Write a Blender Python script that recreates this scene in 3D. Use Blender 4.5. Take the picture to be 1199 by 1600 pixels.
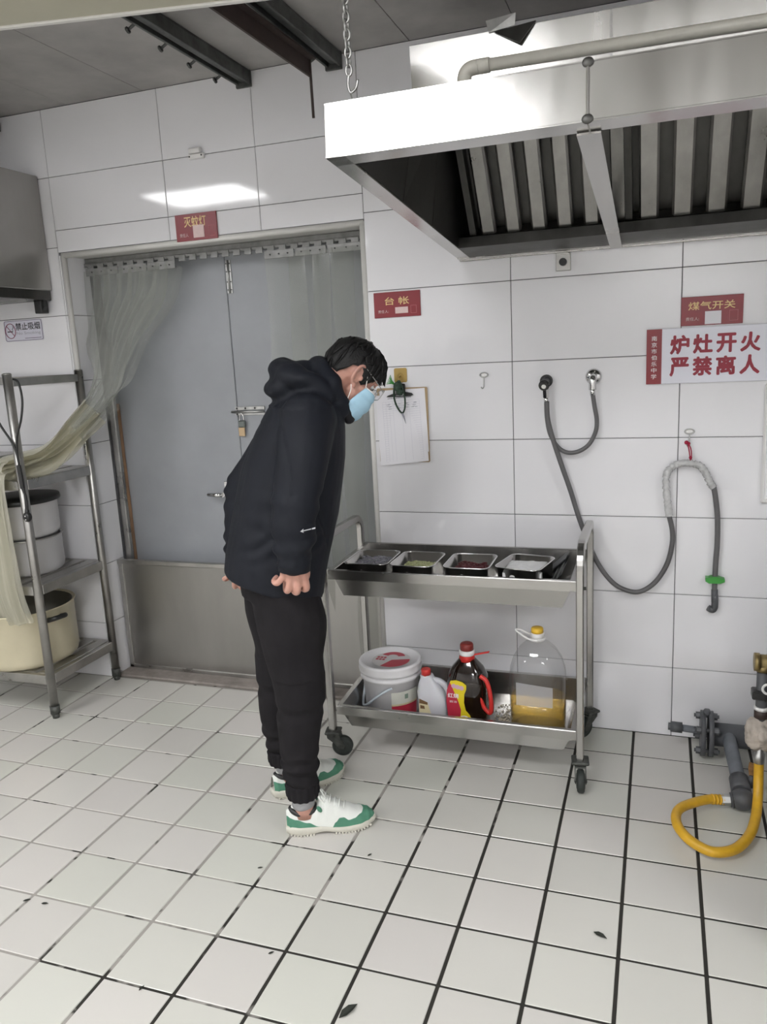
import bpy, bmesh, math, random
from mathutils import Vector, Matrix, noise
random.seed(7)
for o in list(bpy.data.objects): bpy.data.objects.remove(o)
SC = bpy.context.scene
COL = SC.collection
V = Vector

# ------------------------------------------------------------------ camera
YAW, PIT, ROL, FPX = -0.343010, 0.201973, -0.051574, 1227.83
CAMLOC = V((0.53894, -3.06661, 1.55118))
fw = V((math.sin(YAW)*math.cos(PIT), math.cos(YAW)*math.cos(PIT), -math.sin(PIT)))
r0 = V((math.cos(YAW), -math.sin(YAW), 0)); u0 = r0.cross(fw)
cr = math.cos(ROL)*r0 + math.sin(ROL)*u0; cu = -math.sin(ROL)*r0 + math.cos(ROL)*u0
cd = bpy.data.cameras.new('camera'); cam = bpy.data.objects.new('camera', cd); COL.objects.link(cam)
cd.sensor_fit = 'VERTICAL'; cd.sensor_height = 36.0; cd.lens = FPX/1600*36.0
cd.clip_start = 0.05; cd.clip_end = 50
cam.matrix_world = Matrix(((cr.x, cu.x, -fw.x, CAMLOC.x), (cr.y, cu.y, -fw.y, CAMLOC.y), (cr.z, cu.z, -fw.z, CAMLOC.z), (0, 0, 0, 1)))
SC.camera = cam

# ------------------------------------------------------------------ world, exposure, lamp levels
w = bpy.data.worlds.new('world'); SC.world = w; w.use_nodes = True
w.node_tree.nodes['Background'].inputs[0].default_value = (0.8, 0.85, 0.9, 1)
w.node_tree.nodes['Background'].inputs[1].default_value = 0.3
SC.view_settings.view_transform = 'Standard'; SC.view_settings.look = 'None'
SC.view_settings.gamma = 1.0; SC.view_settings.use_curve_mapping = False
SC.view_settings.exposure = 0.24
# ceiling lamps (x, y, half width, half depth, strength); the fixtures are built with the ceiling
LAMPS = [(-0.42, -2.72, 0.30, 0.30, 30.0), (-2.42, -1.95, 0.36, 0.26, 15.0),
         (2.30, -2.40, 0.30, 0.30, 20.0), (-2.75, -4.60, 0.45, 0.30, 26.0), (0.80, -5.00, 0.60, 0.30, 29.0)]

# ------------------------------------------------------------------ helpers
def wloc(o):
    p = V((0, 0, 0))
    while o is not None:
        p += o.location; o = o.parent
    return p

def tag(o, label=None, cat=None, group=None, kind=None):
    if label: o['label'] = label
    if cat: o['category'] = cat
    if group: o['group'] = group
    if kind: o['kind'] = kind
    return o

def thing(name, label, cat, loc, group=None):
    o = bpy.data.objects.new(name, None); COL.objects.link(o); o.location = loc
    o.empty_display_size = 0.05
    return tag(o, label, cat, group)

class MB:
    def __init__(s): s.v = []; s.f = []; s.mi = []; s.sm = []
    def add(s, vs, fs, smooth=False, mi=0):
        b = len(s.v); s.v += [tuple(p) for p in vs]
        for f in fs: s.f.append(tuple(b+i for i in f)); s.mi.append(mi); s.sm.append(smooth)
        return s
    def box(s, x0, x1, y0, y1, z0, z1, bev=0.0, mi=0):
        return s.obox(((x0+x1)/2, (y0+y1)/2, (z0+z1)/2), (abs(x1-x0)/2, abs(y1-y0)/2, abs(z1-z0)/2), None, bev, mi)
    def obox(s, c, h, R=None, bev=0.0, mi=0):
        hx, hy, hz = h; c = V(c)
        if bev <= 0:
            vs = [V((sx*hx, sy*hy, sz*hz)) for sx in (-1, 1) for sy in (-1, 1) for sz in (-1, 1)]
            fs = [(0, 1, 3, 2), (4, 6, 7, 5), (0, 4, 5, 1), (2, 3, 7, 6), (0, 2, 6, 4), (1, 5, 7, 3)]
        else:
            b = min(bev, hx*.9, hy*.9, hz*.9); vs = []; idx = {}
            for sx in (-1, 1):
                for sy in (-1, 1):
                    for sz in (-1, 1):
                        for k in range(3):
                            q = [hx, hy, hz]
                            for j in range(3):
                                if j != k: q[j] -= b
                            idx[(sx, sy, sz, k)] = len(vs); vs.append(V((sx*q[0], sy*q[1], sz*q[2])))
            fs = []
            S4 = [(-1, -1), (1, -1), (1, 1), (-1, 1)]
            def key(ax, sg, a, b2):
                t = [0, 0, 0]; t[ax] = sg; t[(ax+1) % 3] = a; t[(ax+2) % 3] = b2; return tuple(t)
            for ax in range(3):
                for sg in (-1, 1):
                    q = [idx[key(ax, sg, a, b2)+(ax,)] for a, b2 in S4]
                    fs.append(tuple(q if sg > 0 else q[::-1]))
            for ax in range(3):
                i, j = (ax+1) % 3, (ax+2) % 3
                for si in (-1, 1):
                    for sj in (-1, 1):
                        def kk(sa):
                            t = [0, 0, 0]; t[ax] = sa; t[i] = si; t[j] = sj; return tuple(t)
                        q = [idx[kk(-1)+(i,)], idx[kk(1)+(i,)], idx[kk(1)+(j,)], idx[kk(-1)+(j,)]]
                        fs.append(tuple(q if si*sj < 0 else q[::-1]))
            for sx in (-1, 1):
                for sy in (-1, 1):
                    for sz in (-1, 1):
                        q = [idx[(sx, sy, sz, k)] for k in range(3)]
                        fs.append(tuple(q if sx*sy*sz > 0 else q[::-1]))
        if R is not None: vs = [R @ p for p in vs]
        return s.add([p+c for p in vs], fs, False, mi)
    def bar(s, p0, p1, wd, ht, up=(0, 0, 1), bev=0.0, mi=0):
        p0, p1 = V(p0), V(p1); d = p1-p0; L = d.length; d.normalize(); up = V(up)
        x = up.cross(d)
        if x.length < 1e-4: x = V((1, 0, 0)).cross(d)
        x.normalize(); z = d.cross(x)
        R = Matrix((x, d, z)).transposed()
        return s.obox((p0+p1)/2, (wd/2, L/2, ht/2), R, bev, mi)
    def tube(s, path, r, n=10, closed=False, caps=True, mi=0, smooth=True):
        P = [V(p) for p in path]; m = len(P)
        rs = r if isinstance(r, (list, tuple)) else [r]*m
        T = []
        for i in range(m):
            a = P[(i-1) % m] if (closed or i > 0) else P[i]
            b = P[(i+1) % m] if (closed or i < m-1) else P[i]
            t = b-a
            T.append(t.normalized() if t.length > 1e-9 else V((0, 0, 1)))
        u = T[0].cross(V((0, 0, 1)))
        if u.length < 1e-3: u = T[0].cross(V((1, 0, 0)))
        u.normalize(); vs = []
        for i in range(m):
            u = u - T[i]*u.dot(T[i])
            if u.length < 1e-6: u = T[i].orthogonal()
            u.normalize(); v2 = T[i].cross(u)
            for k in range(n):
                a = 2*math.pi*k/n; vs.append(P[i]+(u*math.cos(a)+v2*math.sin(a))*rs[i])
        fs = []
        for i in range(m if closed else m-1):
            j = (i+1) % m
            for k in range(n):
                k2 = (k+1) % n; fs.append((i*n+k, i*n+k2, j*n+k2, j*n+k))
        s.add(vs, fs, smooth, mi)
        if caps and not closed:
            b = len(s.v)-len(vs)
            s.f.append(tuple(b+k for k in range(n))[::-1]); s.mi.append(mi); s.sm.append(False)
            s.f.append(tuple(b+(m-1)*n+k for k in range(n))); s.mi.append(mi); s.sm.append(False)
        return s
    def cyl(s, p0, p1, r, r1=None, n=20, mi=0, smooth=True):
        return s.tube([p0, p1], [r, r if r1 is None else r1], n, mi=mi, smooth=smooth)
    def lathe(s, prof, c, n=28, axis=None, mi=0, smooth=True, caps=(True, True), sx=1, sy=1, expo=None):
        c = V(c); rings = []
        for r, z in prof:
            ring = []
            for k in range(n):
                a = 2*math.pi*k/n; ca, sa = math.cos(a), math.sin(a)
                if expo:
                    e = 2.0/expo; ca = math.copysign(abs(ca)**e, ca); sa = math.copysign(abs(sa)**e, sa)
                p = V((r*ca*sx, r*sa*sy, z))
                if axis is not None: p = axis @ p
                ring.append(p+c)
            rings.append(ring)
        return s.loft(rings, caps[0], caps[1], mi, smooth)
    def loft(s, rings, c0=True, c1=True, mi=0, smooth=True, closed=True):
        n = len(rings[0]); vs = [p for r in rings for p in r]; fs = []
        for i in range(len(rings)-1):
            for k in range(n if closed else n-1):
                k2 = (k+1) % n; fs.append((i*n+k, i*n+k2, (i+1)*n+k2, (i+1)*n+k))
        b = len(s.v); s.add(vs, fs, smooth, mi)
        if c0: s.f.append(tuple(b+k for k in range(n))[::-1]); s.mi.append(mi); s.sm.append(False)
        if c1: s.f.append(tuple(b+(len(rings)-1)*n+k for k in range(n))); s.mi.append(mi); s.sm.append(False)
        return s
    def ell(s, c, r, R=None, nu=20, nv=12, mi=0):
        c = V(c); rings = []
        for i in range(1, nv):
            th = math.pi*i/nv; ring = []
            for k in range(nu):
                a = 2*math.pi*k/nu
                p = V((r[0]*math.sin(th)*math.cos(a), r[1]*math.sin(th)*math.sin(a), -r[2]*math.cos(th)))
                if R is not None: p = R @ p
                ring.append(p+c)
            rings.append(ring)
        return s.loft(rings, True, True, mi, True)
    def prism(s, poly, o, ux, uy, depth, mi=0):
        o, ux, uy = V(o), V(ux), V(uy); nn = ux.cross(uy).normalized()*depth; n = len(poly)
        a = [o+ux*x+uy*y for x, y in poly]; b = [p+nn for p in a]
        fs = [tuple(range(n))[::-1], tuple(range(n, 2*n))]+[(k, (k+1) % n, n+(k+1) % n, n+k) for k in range(n)]
        return s.add(a+b, fs, False, mi)
    def xf(s, fn): s.v = [tuple(fn(V(p))) for p in s.v]; return s
    def mesh(s, name, off=V((0, 0, 0))):
        me = bpy.data.meshes.new(name)
        me.from_pydata([(p[0]-off[0], p[1]-off[1], p[2]-off[2]) for p in s.v], [], s.f)
        me.polygons.foreach_set('use_smooth', s.sm); me.polygons.foreach_set('material_index', s.mi)
        me.update(); return me
    def build(s, name, mat, parent=None, fixn=True):
        if parent is not None: off = wloc(parent)
        else:
            xs = [p[0] for p in s.v]; ys = [p[1] for p in s.v]; zs = [p[2] for p in s.v]
            off = V(((min(xs)+max(xs))/2, (min(ys)+max(ys))/2, min(zs)))
        me = s.mesh(name, off)
        for m in (mat if isinstance(mat, (list, tuple)) else [mat]): me.materials.append(m)
        if fixn:
            bm = bmesh.new(); bm.from_mesh(me); bmesh.ops.recalc_face_normals(bm, faces=bm.faces); bm.to_mesh(me); bm.free()
        o = bpy.data.objects.new(name, me); COL.objects.link(o)
        if parent is not None: o.parent = parent
        else: o.location = off
        return o

def remesh(mb, voxel, it=4, fac=0.5):
    """one continuous skin around all the closed shells in mb"""
    me = mb.mesh('tmp'); o = bpy.data.objects.new('tmp', me); COL.objects.link(o)
    m = o.modifiers.new('r', 'REMESH'); m.mode = 'VOXEL'; m.voxel_size = voxel; m.use_smooth_shade = True
    if it:
        sm = o.modifiers.new('s', 'SMOOTH'); sm.iterations = it; sm.factor = fac
    dg = bpy.context.evaluated_depsgraph_get(); dg.update()
    ev = o.evaluated_get(dg); r = ev.to_mesh()
    out = MB(); nrm = [v.normal.copy() for v in r.vertices]
    out.add([v.co.copy() for v in r.vertices], [tuple(p.vertices) for p in r.polygons], True)
    ev.to_mesh_clear(); bpy.data.objects.remove(o); bpy.data.meshes.remove(me)
    return out, nrm

def displace(mb, nrm, fn):
    mb.v = [tuple(V(p)+n*fn(V(p), n)) for p, n in zip(mb.v, nrm)]

def catmull(P, k=8, closed=False):
    P = [V(p) for p in P]; n = len(P); out = []
    for i in range(n if closed else n-1):
        if closed: a, b, c, d = P[i-1], P[i], P[(i+1) % n], P[(i+2) % n]
        else: a, b, c, d = P[max(i-1, 0)], P[i], P[i+1], P[min(i+2, n-1)]
        for j in range(k):
            t = j/k
            out.append(0.5*((2*b)+(c-a)*t+(2*a-5*b+4*c-d)*t*t+(-a+3*b-3*c+d)*t*t*t))
    if not closed: out.append(P[-1])
    return out

def lerpt(tab, x):
    if x <= tab[0][0]: return tab[0][1]
    for (a, b), (c, d) in zip(tab, tab[1:]):
        if x <= c:
            t = (x-a)/(c-a); t = t*t*(3-2*t); return b+(d-b)*t
    return tab[-1][1]

def lettering(txt, box, y, mat, parent, name='lettering', bold=0.0, ux=(1, 0, 0), uz=(0, 0, 1), nd=(0, -1, 0), origin=None, depth=0.0006, stretch=True):
    """flat raised lettering filling box (x0, x1, z0, z1) on a plane at y facing -y (or on a general frame)"""
    cu2 = bpy.data.curves.new('t', 'FONT'); cu2.body = txt; cu2.size = 1.0; cu2.resolution_u = 3
    o = bpy.data.objects.new('t', cu2); COL.objects.link(o)
    dg = bpy.context.evaluated_depsgraph_get(); dg.update()
    ev = o.evaluated_get(dg); me = ev.to_mesh()
    vs = [v.co.copy() for v in me.vertices]; fs = [tuple(p.vertices) for p in me.polygons]
    ev.to_mesh_clear(); bpy.data.objects.remove(o); bpy.data.curves.remove(cu2)
    if not vs: return None
    x0 = min(v.x for v in vs); x1 = max(v.x for v in vs); z0 = min(v.y for v in vs); z1 = max(v.y for v in vs)
    bx0, bx1, bz0, bz1 = box; sx = (bx1-bx0)/(x1-x0); sz = (bz1-bz0)/(z1-z0)
    if not stretch: sx = sz = min(sx, sz)
    base = V((0, y, 0)) if origin is None else V(origin)
    ux, uz, nd = V(ux), V(uz), V(nd)
    mb = MB(); e = bold*(bz1-bz0)
    for q, (ox, oz) in enumerate([(0, 0)] if not bold else [(0, 0), (e, 0), (-e, 0), (0, e), (0, -e), (e*.7, e*.7), (-e*.7, e*.7), (e*.7, -e*.7), (-e*.7, -e*.7)]):
      mb.add([base+ux*(ox+bx0+(v.x-x0)*sx)+uz*(oz+bz0+(v.y-z0)*sz)+nd*(depth+q*2e-6) for v in vs], fs)
    return mb.build(name, mat, parent, fixn=False)

# ------------------------------------------------------------------ materials
def mat(name, col, rough=0.5, metal=0.0, var=0.0, vscale=4.0, bump=0.0, bscale=60.0, stretch=None, col2=None, patch=None,
        rvar=0.0, objvar=0.0, spec=0.5, sheen=0.0, sub=0.0, coat=0.0, aniso=0.0, tints=None):
    m = bpy.data.materials.new(name); m.use_nodes = True; nt = m.node_tree; N = nt.nodes; L = nt.links
    b = N['Principled BSDF']
    b.inputs['Base Color'].default_value = (*col, 1); b.inputs['Roughness'].default_value = rough
    b.inputs['Metallic'].default_value = metal; b.inputs['Specular IOR Level'].default_value = spec
    if coat: b.inputs['Coat Weight'].default_value = coat; b.inputs['Coat Roughness'].default_value = 0.08
    if sheen: b.inputs['Sheen Weight'].default_value = sheen
    if sub:
        b.inputs['Subsurface Weight'].default_value = sub; b.inputs['Subsurface Radius'].default_value = (0.01, 0.004, 0.002)
        b.inputs['Subsurface Scale'].default_value = 0.6
    if aniso: b.inputs['Anisotropic'].default_value = aniso
    tc = N.new('ShaderNodeTexCoord'); mp = N.new('ShaderNodeMapping')
    geo = N.new('ShaderNodeNewGeometry')
    L.new(geo.outputs['Position'], mp.inputs['Vector'])
    if stretch: mp.inputs['Scale'].default_value = stretch
    src = None
    if var or col2:
        nz = N.new('ShaderNodeTexNoise'); nz.inputs['Scale'].default_value = vscale; nz.inputs['Detail'].default_value = 6
        nz.inputs['Roughness'].default_value = 0.6
        L.new(mp.outputs[0], nz.inputs['Vector'])
        rp = N.new('ShaderNodeValToRGB')
        lo, hi = patch if patch else (0.3, 0.7)
        rp.color_ramp.elements[0].position = lo; rp.color_ramp.elements[1].position = hi
        c2 = col2 if col2 else tuple(max(0, c*(1-var)) for c in col)
        rp.color_ramp.elements[0].color = (*c2, 1); rp.color_ramp.elements[1].color = (*col, 1)
        L.new(nz.outputs['Fac'], rp.inputs[0]); src = rp.outputs[0]
        if rvar:
            mr = N.new('ShaderNodeMapRange'); mr.inputs[1].default_value = 0.3; mr.inputs[2].default_value = 0.7
            mr.inputs[3].default_value = rough-rvar; mr.inputs[4].default_value = rough+rvar
            L.new(nz.outputs['Fac'], mr.inputs[0]); L.new(mr.outputs[0], b.inputs['Roughness'])
    if tints:
        oi = N.new('ShaderNodeObjectInfo'); wn = N.new('ShaderNodeTexWhiteNoise'); wn.noise_dimensions = '1D'; L.new(oi.outputs['Random'], wn.inputs['W'])
        tr2 = N.new('ShaderNodeValToRGB'); tr2.color_ramp.elements[0].color = (*tints[0], 1); tr2.color_ramp.elements[1].color = (*tints[1], 1)
        L.new(wn.outputs['Value'], tr2.inputs[0]); src = tr2.outputs[0]
    if objvar:
        oi = N.new('ShaderNodeObjectInfo'); hs = N.new('ShaderNodeHueSaturation')
        mr = N.new('ShaderNodeMapRange'); mr.inputs[3].default_value = 1-objvar; mr.inputs[4].default_value = 1+objvar*.4
        L.new(oi.outputs['Random'], mr.inputs[0]); L.new(mr.outputs[0], hs.inputs['Value'])
        if src: L.new(src, hs.inputs['Color'])
        else: hs.inputs['Color'].default_value = (*col, 1)
        src = hs.outputs[0]
    if src: L.new(src, b.inputs['Base Color'])
    if bump:
        n2 = N.new('ShaderNodeTexNoise'); n2.inputs['Scale'].default_value = bscale; n2.inputs['Detail'].default_value = 4
        L.new(mp.outputs[0], n2.inputs['Vector'])
        bp = N.new('ShaderNodeBump'); bp.inputs['Strength'].default_value = bump; bp.inputs['Distance'].default_value = 0.004
        L.new(n2.outputs['Fac'], bp.inputs['Height']); L.new(bp.outputs[0], b.inputs['Normal'])
    return m

def clear(name, tint, rough, opac, col=(0.8, 0.8, 0.78), spec=0.5):
    """thin clear plastic: part of the light passes straight through, the rest is a glossy film"""
    m = bpy.data.materials.new(name); m.use_nodes = True; nt = m.node_tree; N = nt.nodes; L = nt.links
    b = N['Principled BSDF']; out = N['Material Output']
    b.inputs['Base Color'].default_value = (*col, 1); b.inputs['Roughness'].default_value = rough
    b.inputs['Specular IOR Level'].default_value = spec
    t = N.new('ShaderNodeBsdfTransparent'); t.inputs[0].default_value = (*tint, 1)
    mx = N.new('ShaderNodeMixShader'); lw = N.new('ShaderNodeLayerWeight'); lw.inputs['Blend'].default_value = 0.35
    mr = N.new('ShaderNodeMapRange'); mr.inputs[3].default_value = opac; mr.inputs[4].default_value = min(1, opac+0.45)
    L.new(lw.outputs['Facing'], mr.inputs[0]); L.new(mr.outputs[0], mx.inputs[0])
    L.new(t.outputs[0], mx.inputs[1]); L.new(b.outputs[0], mx.inputs[2]); L.new(mx.outputs[0], out.inputs['Surface'])
    return m

def film(name, tint, gloss=0.05, haze=0.04, col=(0.8, 0.8, 0.8)):
    """clear wall of a bottle or lens: see-through, mirror-like at grazing angles, with a trace of haze"""
    m = bpy.data.materials.new(name); m.use_nodes = True; nt = m.node_tree; N = nt.nodes; L = nt.links
    N.remove(N['Principled BSDF']); out = N['Material Output']
    t = N.new('ShaderNodeBsdfTransparent'); t.inputs[0].default_value = (*tint, 1)
    d = N.new('ShaderNodeBsdfDiffuse'); d.inputs[0].default_value = (*col, 1)
    g = N.new('ShaderNodeBsdfGlossy'); g.inputs['Roughness'].default_value = gloss
    lw = N.new('ShaderNodeLayerWeight'); lw.inputs['Blend'].default_value = 0.5
    pw5 = N.new('ShaderNodeMath'); pw5.operation = 'POWER'; pw5.inputs[1].default_value = 4.0; L.new(lw.outputs['Facing'], pw5.inputs[0])
    fr = N.new('ShaderNodeMath'); fr.operation = 'MULTIPLY_ADD'; fr.inputs[1].default_value = 0.55; fr.inputs[2].default_value = 0.045; L.new(pw5.outputs[0], fr.inputs[0])
    m1 = N.new('ShaderNodeMixShader'); m1.inputs[0].default_value = haze; L.new(t.outputs[0], m1.inputs[1]); L.new(d.outputs[0], m1.inputs[2])
    m2 = N.new('ShaderNodeMixShader'); L.new(fr.outputs[0], m2.inputs[0]); L.new(m1.outputs[0], m2.inputs[1]); L.new(g.outputs[0], m2.inputs[2])
    L.new(m2.outputs[0], out.inputs['Surface'])
    return m

def emit(name, col, s):
    m = bpy.data.materials.new(name); m.use_nodes = True; N = m.node_tree.nodes
    b = N['Principled BSDF']; b.inputs['Base Color'].default_value = (*col, 1)
    b.inputs['Emission Color'].default_value = (*col, 1); b.inputs['Emission Strength'].default_value = s
    return m

M = {}
M['wtile'] = mat('white_glazed_tile', (0.80, 0.795, 0.82), 0.06, var=0.03, vscale=1.5, bump=0.03, bscale=9, objvar=0.03, coat=0.3)
M['grout_wall'] = mat('grey_wall_grout', (0.20, 0.20, 0.21), 0.9, var=0.4, vscale=12)
M['ftile'] = mat('cream_floor_tile', (0.62, 0.605, 0.57), 0.27, bump=0.035, bscale=9, objvar=0.05, tints=((0.635, 0.61, 0.58), (0.61, 0.615, 0.555)))
M['trimw'] = mat('white_corner_trim', (0.74, 0.73, 0.70), 0.35, var=0.08, vscale=9)
M['ceil'] = mat('grey_ceiling_board', (0.45, 0.435, 0.42), 0.55, var=0.35, vscale=3.2, bump=0.08, bscale=25)
M['paint'] = mat('white_wall_paint', (0.70, 0.69, 0.68), 0.6, var=0.05)
M['door'] = mat('grey_painted_steel', (0.36, 0.375, 0.40), 0.42, var=0.18, vscale=2.2, bump=0.05, bscale=8, rvar=0.08)
M['wood'] = mat('raw_wood_batten', (0.42, 0.24, 0.12), 0.7, col2=(0.20, 0.13, 0.09), vscale=14, stretch=(6, 6, 0.8), bump=0.3, bscale=40)
M['board'] = mat('brushed_steel_board', (0.44, 0.43, 0.41), 0.36, 1.0, var=0.22, vscale=3, stretch=(1, 1, 0.25), bump=0.04, bscale=30, rvar=0.08)
M['steel'] = mat('stainless_steel', (0.47, 0.46, 0.445), 0.25, 1.0, var=0.07, vscale=4, bump=0.010, bscale=60, rvar=0.03)
M['hoodsteel'] = mat('hood_brushed_steel', (0.60, 0.59, 0.57), 0.23, 1.0, var=0.10, vscale=3, stretch=(3, 3, 0.5), bump=0.035, bscale=6, rvar=0.06)
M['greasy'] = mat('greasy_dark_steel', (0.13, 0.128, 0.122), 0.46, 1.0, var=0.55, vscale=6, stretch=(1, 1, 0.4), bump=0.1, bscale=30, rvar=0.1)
M['baffle'] = mat('baffle_steel', (0.40, 0.39, 0.375), 0.34, 1.0, var=0.35, vscale=7, stretch=(1.5, 1.5, 0.5), bump=0.06, bscale=30, rvar=0.08)
M['oldsteel'] = mat('aged_rack_steel', (0.54, 0.53, 0.51), 0.34, 1.0, var=0.35, vscale=7, bump=0.06, bscale=40, rvar=0.1)
M['chrome'] = mat('chrome', (0.75, 0.75, 0.75), 0.12, 1.0)
M['zinc'] = mat('zinc_plated_steel', (0.55, 0.55, 0.54), 0.4, 1.0, var=0.3, vscale=30)
M['black'] = mat('black_plastic', (0.018, 0.018, 0.018), 0.4)
M['rubber'] = mat('dark_caster_rubber', (0.035, 0.042, 0.038), 0.6, var=0.4, vscale=60)
M['dirty'] = mat('dirty_caster_steel', (0.13, 0.135, 0.125), 0.6, 0.5, var=0.6, vscale=50, bump=0.4, bscale=120)
M['white'] = mat('white_plastic', (0.78, 0.77, 0.76), 0.38, var=0.04)
M['bucket'] = mat('white_bucket_plastic', (0.84, 0.83, 0.85), 0.35, var=0.07, vscale=12)
M['red'] = mat('red_plastic', (0.62, 0.035, 0.03), 0.35)
M['darkred'] = mat('dark_red_cap', (0.22, 0.03, 0.025), 0.4)
M['signred'] = mat('red_sign_acrylic', (0.25, 0.012, 0.022), 0.32, var=0.1)
M['gold'] = mat('gold_lettering', (0.78, 0.56, 0.25), 0.4)
M['paper'] = mat('white_paper', (0.80, 0.79, 0.83), 0.8, var=0.03)
M['pinkp'] = mat('pink_paper_slip', (0.80, 0.62, 0.60), 0.8, var=0.1, vscale=60)
M['ink'] = mat('grey_printed_ink', (0.33, 0.33, 0.38), 0.8)
M['inkblue'] = mat('pale_table_ruling', (0.52, 0.52, 0.60), 0.8)
M['dark'] = mat('dark_ink', (0.06, 0.06, 0.07), 0.6)
M['signwhite'] = mat('white_sign_board', (0.76, 0.76, 0.84), 0.3)
M['signchar'] = mat('crimson_sign_print', (0.29, 0.012, 0.034), 0.45)
M['signtxt'] = mat('white_sign_print', (0.85, 0.80, 0.80), 0.5)
M['sticker'] = mat('pale_sticker', (0.68, 0.67, 0.76), 0.25)
M['purple'] = mat('dark_violet_print', (0.12, 0.08, 0.16), 0.5)
M['boardwood'] = mat('clipboard_hardboard', (0.42, 0.30, 0.17), 0.6, var=0.2, vscale=20)
M['goldhook'] = mat('gold_adhesive_plate', (0.42, 0.29, 0.09), 0.35, 0.4)
M['green'] = mat('green_plastic', (0.05, 0.30, 0.05), 0.45)
M['cord'] = mat('dark_green_cord', (0.035, 0.07, 0.045), 0.8, var=0.6, vscale=150)
M['redcord'] = mat('red_string', (0.32, 0.01, 0.04), 0.8)
M['hose'] = mat('grey_rubber_hose', (0.125, 0.122, 0.125), 0.42, var=0.2, vscale=15)
M['tape'] = mat('clear_wrapped_tape', (0.62, 0.62, 0.62), 0.22, var=0.3, vscale=50, bump=0.6, bscale=90)
M['yellow'] = mat('yellow_gas_hose', (0.74, 0.42, 0.025), 0.42, var=0.25, vscale=20, bump=0.15, bscale=60)
M['pipe'] = mat('grey_painted_pipe', (0.055, 0.055, 0.058), 0.5, col2=(0.105, 0.11, 0.12), vscale=7, patch=(0.38, 0.72), bump=0.25, bscale=50)
M['pipelt'] = mat('dusty_branch_pipe', (0.10, 0.108, 0.122), 0.55, col2=(0.19, 0.205, 0.23), vscale=9, bump=0.25, bscale=50)
M['brass'] = mat('tarnished_brass', (0.38, 0.29, 0.13), 0.45, 0.8, var=0.5, vscale=25, bump=0.2, bscale=60)
M['foam'] = mat('dirty_expanding_foam', (0.52, 0.46, 0.40), 0.9, var=0.35, vscale=25, bump=0.9, bscale=45)
M['pvcpipe'] = mat('cream_pvc_pipe', (0.72, 0.70, 0.62), 0.35, var=0.12, vscale=20)
M['rust'] = mat('rusty_brown_angle', (0.055, 0.035, 0.030), 0.6, var=0.4, vscale=15, bump=0.2, bscale=50)
M['trackm'] = mat('dull_steel_track', (0.15, 0.155, 0.15), 0.5, 0.7, var=0.5, vscale=20)
M['cream'] = mat('cream_enamel', (0.66, 0.60, 0.43), 0.3, var=0.12, vscale=6)
M['creamduct'] = mat('olive_cream_duct', (0.50, 0.48, 0.38), 0.45, var=0.1, vscale=5)
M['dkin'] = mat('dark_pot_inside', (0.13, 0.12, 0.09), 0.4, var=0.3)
M['whitepot'] = mat('white_enamel', (0.62, 0.61, 0.62), 0.28, var=0.06)
M['label_y'] = mat('yellow_label', (0.78, 0.62, 0.02), 0.4)
M['label_r'] = mat('red_label', (0.50, 0.03, 0.06), 0.4)
M['label_c'] = mat('cream_label', (0.74, 0.66, 0.42), 0.5, var=0.08, vscale=30)
M['label_b'] = mat('brown_label', (0.16, 0.09, 0.04), 0.5)
M['soy'] = mat('dark_soy_bottle', (0.012, 0.006, 0.004), 0.10, coat=0.6)
M['jug'] = mat('milky_jug_plastic', (0.60, 0.60, 0.64), 0.3, var=0.05, sub=0.1)
M['pet'] = film('clear_bottle_plastic', (0.96, 0.965, 0.97), 0.06, 0.045)
M['strip'] = clear('clear_curtain_strip', (0.90, 0.905, 0.89), 0.09, 0.12, (0.60, 0.61, 0.58))
M['stripy'] = clear('yellowed_curtain_strip', (0.84, 0.825, 0.73), 0.15, 0.34, (0.66, 0.64, 0.54))
M['oil'] = film('golden_cooking_oil', (0.80, 0.64, 0.24), 0.06, 0.16, (0.55, 0.40, 0.10))
M['lens'] = film('spectacle_lens', (0.97, 0.97, 0.97), 0.03, 0.01)
M['jacket'] = mat('black_navy_shell_fabric', (0.0075, 0.0092, 0.0150), 0.68, var=0.2, vscale=9, bump=0.10, bscale=420, spec=0.28)
M['collar'] = mat('black_lining', (0.006, 0.006, 0.009), 0.7)
M['trouser'] = mat('charcoal_fleece', (0.0165, 0.0150, 0.0170), 0.9, var=0.25, vscale=18, bump=0.15, bscale=500, spec=0.2)
M['skin'] = mat('skin', (0.56, 0.30, 0.235), 0.5, var=0.12, vscale=28, sub=0.12, bump=0.05, bscale=200)
M['hair'] = mat('black_hair', (0.0045, 0.0042, 0.0044), 0.55, var=0.5, vscale=60, bump=0.5, bscale=220, spec=0.35)
M['mask'] = mat('pale_blue_mask', (0.42, 0.66, 0.82), 0.75, var=0.08, vscale=40, bump=0.15, bscale=260)
M['loop'] = mat('white_ear_loop', (0.86, 0.80, 0.77), 0.7)
M['sock'] = mat('grey_sock', (0.36, 0.36, 0.37), 0.9, var=0.1, vscale=60, bump=0.3, bscale=300)
M['shoew'] = mat('white_shoe_leather', (0.78, 0.80, 0.76), 0.42, var=0.06, vscale=20, bump=0.08, bscale=120)
M['shoeg'] = mat('green_suede', (0.085, 0.255, 0.165), 0.75, var=0.18, vscale=40, bump=0.15, bscale=250)
M['sole'] = mat('off_white_rubber_sole', (0.66, 0.64, 0.56), 0.6, var=0.12, vscale=25)
M['food_w'] = mat('white_starch', (0.82, 0.82, 0.82), 0.8, var=0.12, vscale=30, bump=0.6, bscale=70)
M['food_r'] = mat('red_beans', (0.11, 0.010, 0.016), 0.4, var=0.5, vscale=90, objvar=0.2)
M['food_g'] = mat('chopped_scallion', (0.30, 0.34, 0.12), 0.6, col2=(0.55, 0.55, 0.36), vscale=120)
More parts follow.
